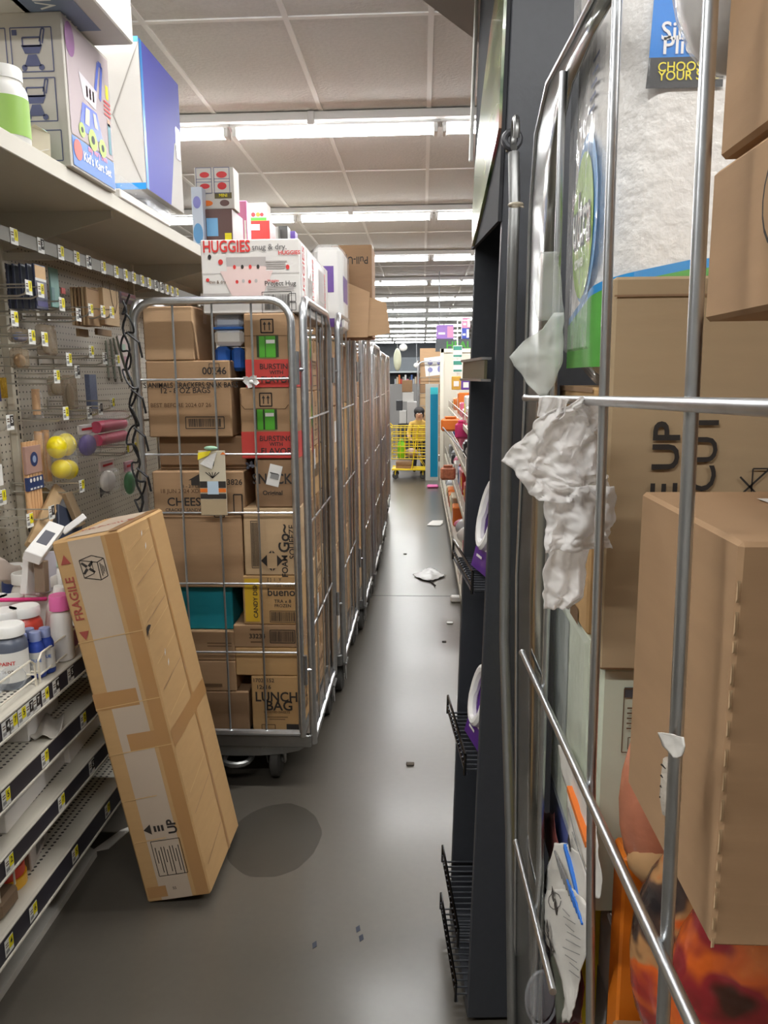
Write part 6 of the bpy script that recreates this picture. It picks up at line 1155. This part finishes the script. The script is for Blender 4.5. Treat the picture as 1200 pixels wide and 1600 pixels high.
for k in range(14):
    u = 616+k*3.2; a = onY(u,590,18.97); cn, cc = cols_[k*4 % 9]; h = .12+.1*((k*7) % 3)/2; tag(MB().box((0,0,0),(.045,.2,h), mat('goods_'+cn, cc, .4), .004).build('packaged_goods', loc=(a.x,19.05,1.352)), '%s package, number %d from the left on the distant shelving' % (cn, k+1), 'package', 'goods on the distant shelving')
p = onY(621,562,13.8); o = empty('balloon', p, 'pale green and white balloon hanging beyond the last roll cage', 'balloon'); MB().ell((0,0,0),(.07,.07,.2), mat('balloon_pale', (214,218,190), .4)).build('balloon_skin', o); m = MB(); m.tube([(0,0,.2),(0,0,2.96-p.z)], .003, WHITE, 4); m.build('string', o)
for l, u, v, r in (('white round lamp shade hanging in front of the dark back wall',630,543,.06),('white round shade hanging beside the far cage post',651,571,.045)):
    p = onY(u,v,18.0 if r < .08 else 13.5); o = empty('hanging_globe', p, l, 'globe'); MB().ell((0,0,0),(r*1.6,r,r*1.4), WHITE).build('globe_shade', o); MB().tube([(0,0,r),(0,0,2.965-p.z)], .004, GALV, 4).build('hanging_wire', o)
# ================================================================== FLOOR LITTER AND STAIN
c = onZ(428,1312,0); e_ = onZ(502,1305,0); ry_ = (onZ(428,1256,0).y-onZ(428,1372,0).y)/2; cc = Vector((c.x,(onZ(428,1256,0).y+onZ(428,1372,0).y)/2,0)); rx_ = abs(e_.x-c.x)
st = film('wet_stain', (30,27,23), .11, .22, .0, .03); pts = [(rx_*math.cos(2*math.pi*k/48)*(1+.04*noise.noise(Vector((k*.4,0,0)))), ry_*math.sin(2*math.pi*k/48)*(1+.05*noise.noise(Vector((k*.4,5,0))))) for k in range(48)]
m = MB(); m.prism(pts, .0004, .0012, st); tag(m.build('floor_stain', loc=(cc.x,cc.y,0)), 'large round damp stain on the floor in front of the nearest cage', 'stain')
a = onZ(668,898,0); o = sheet([(888,664,676),(893,655,686),(898,645,697),(903,655,684),(907,668,674)], lambda u,v: onZ(u,v,.012), mat('litter_plastic', (206,206,204), .3), 'litter_sheet', a, amp=.012, freq=24, cols=14); tag(o, 'crumpled white packaging sheet lying on the aisle floor', 'litter')
a = onZ(676,910,0); b = onZ(681,915,0); m = MB(); m.tube([onZ(671,906,.006),onZ(680,915,.006)], .006, INK, 6); tag(m.build('pen', loc=a, sub=a), 'dark pen like stick on the floor beside the crumpled sheet', 'litter')
a = onZ(680,817,0); o = sheet([(813,676,692),(817,670,692),(821,667,688)], lambda u,v: onZ(u,v,.006), WHITE, 'paper_sheet', a, amp=.004, freq=10, cols=8); tag(o, 'flat white paper sheet farther down the aisle floor', 'paper')
for l, u, v, s, mt in (('small white cube of litter at the foot of the display stand',712,940,.035,WHITE),('small pale pebble of litter near the display stand',703,974,.02,WHITE),('brown leaf like scrap on the aisle floor',641,1195,.016,mat('scrap_brown', (70,60,48), .7)),('tiny dark scrap beside the display stand base',694,1003,.012,INK),('small dark scrap near the floor joint',633,866,.014,mat('scrap_brown',(70,60,48))),('pink scrap on the far floor under the blue panel',676,762,.08,PINK)):
    p = onZ(u,v,0); m = MB(); m.box((-s,-s*.7,0),(s,s*.7,s*(1.2 if 'cube' in l else .5)), mt, s*.2); tag(m.build('litter_scrap', loc=p), l, 'litter')
for i, (u, v) in enumerate(((560,1452),(565,1466),(492,1477))):
    p = onZ(u,v,0); m = MB(); m.prism([(-.004,-.014),(.006,-.004),(.002,.016),(-.008,.006)], 0, .001, mat('paint_chip_blue', (52,56,68), .8)); tag(m.build('paint_chip', loc=p), ['thin blue mark uppermost on the front floor','thin blue mark just below the uppermost one','small blue mark leftmost on the front floor'][i], 'mark')
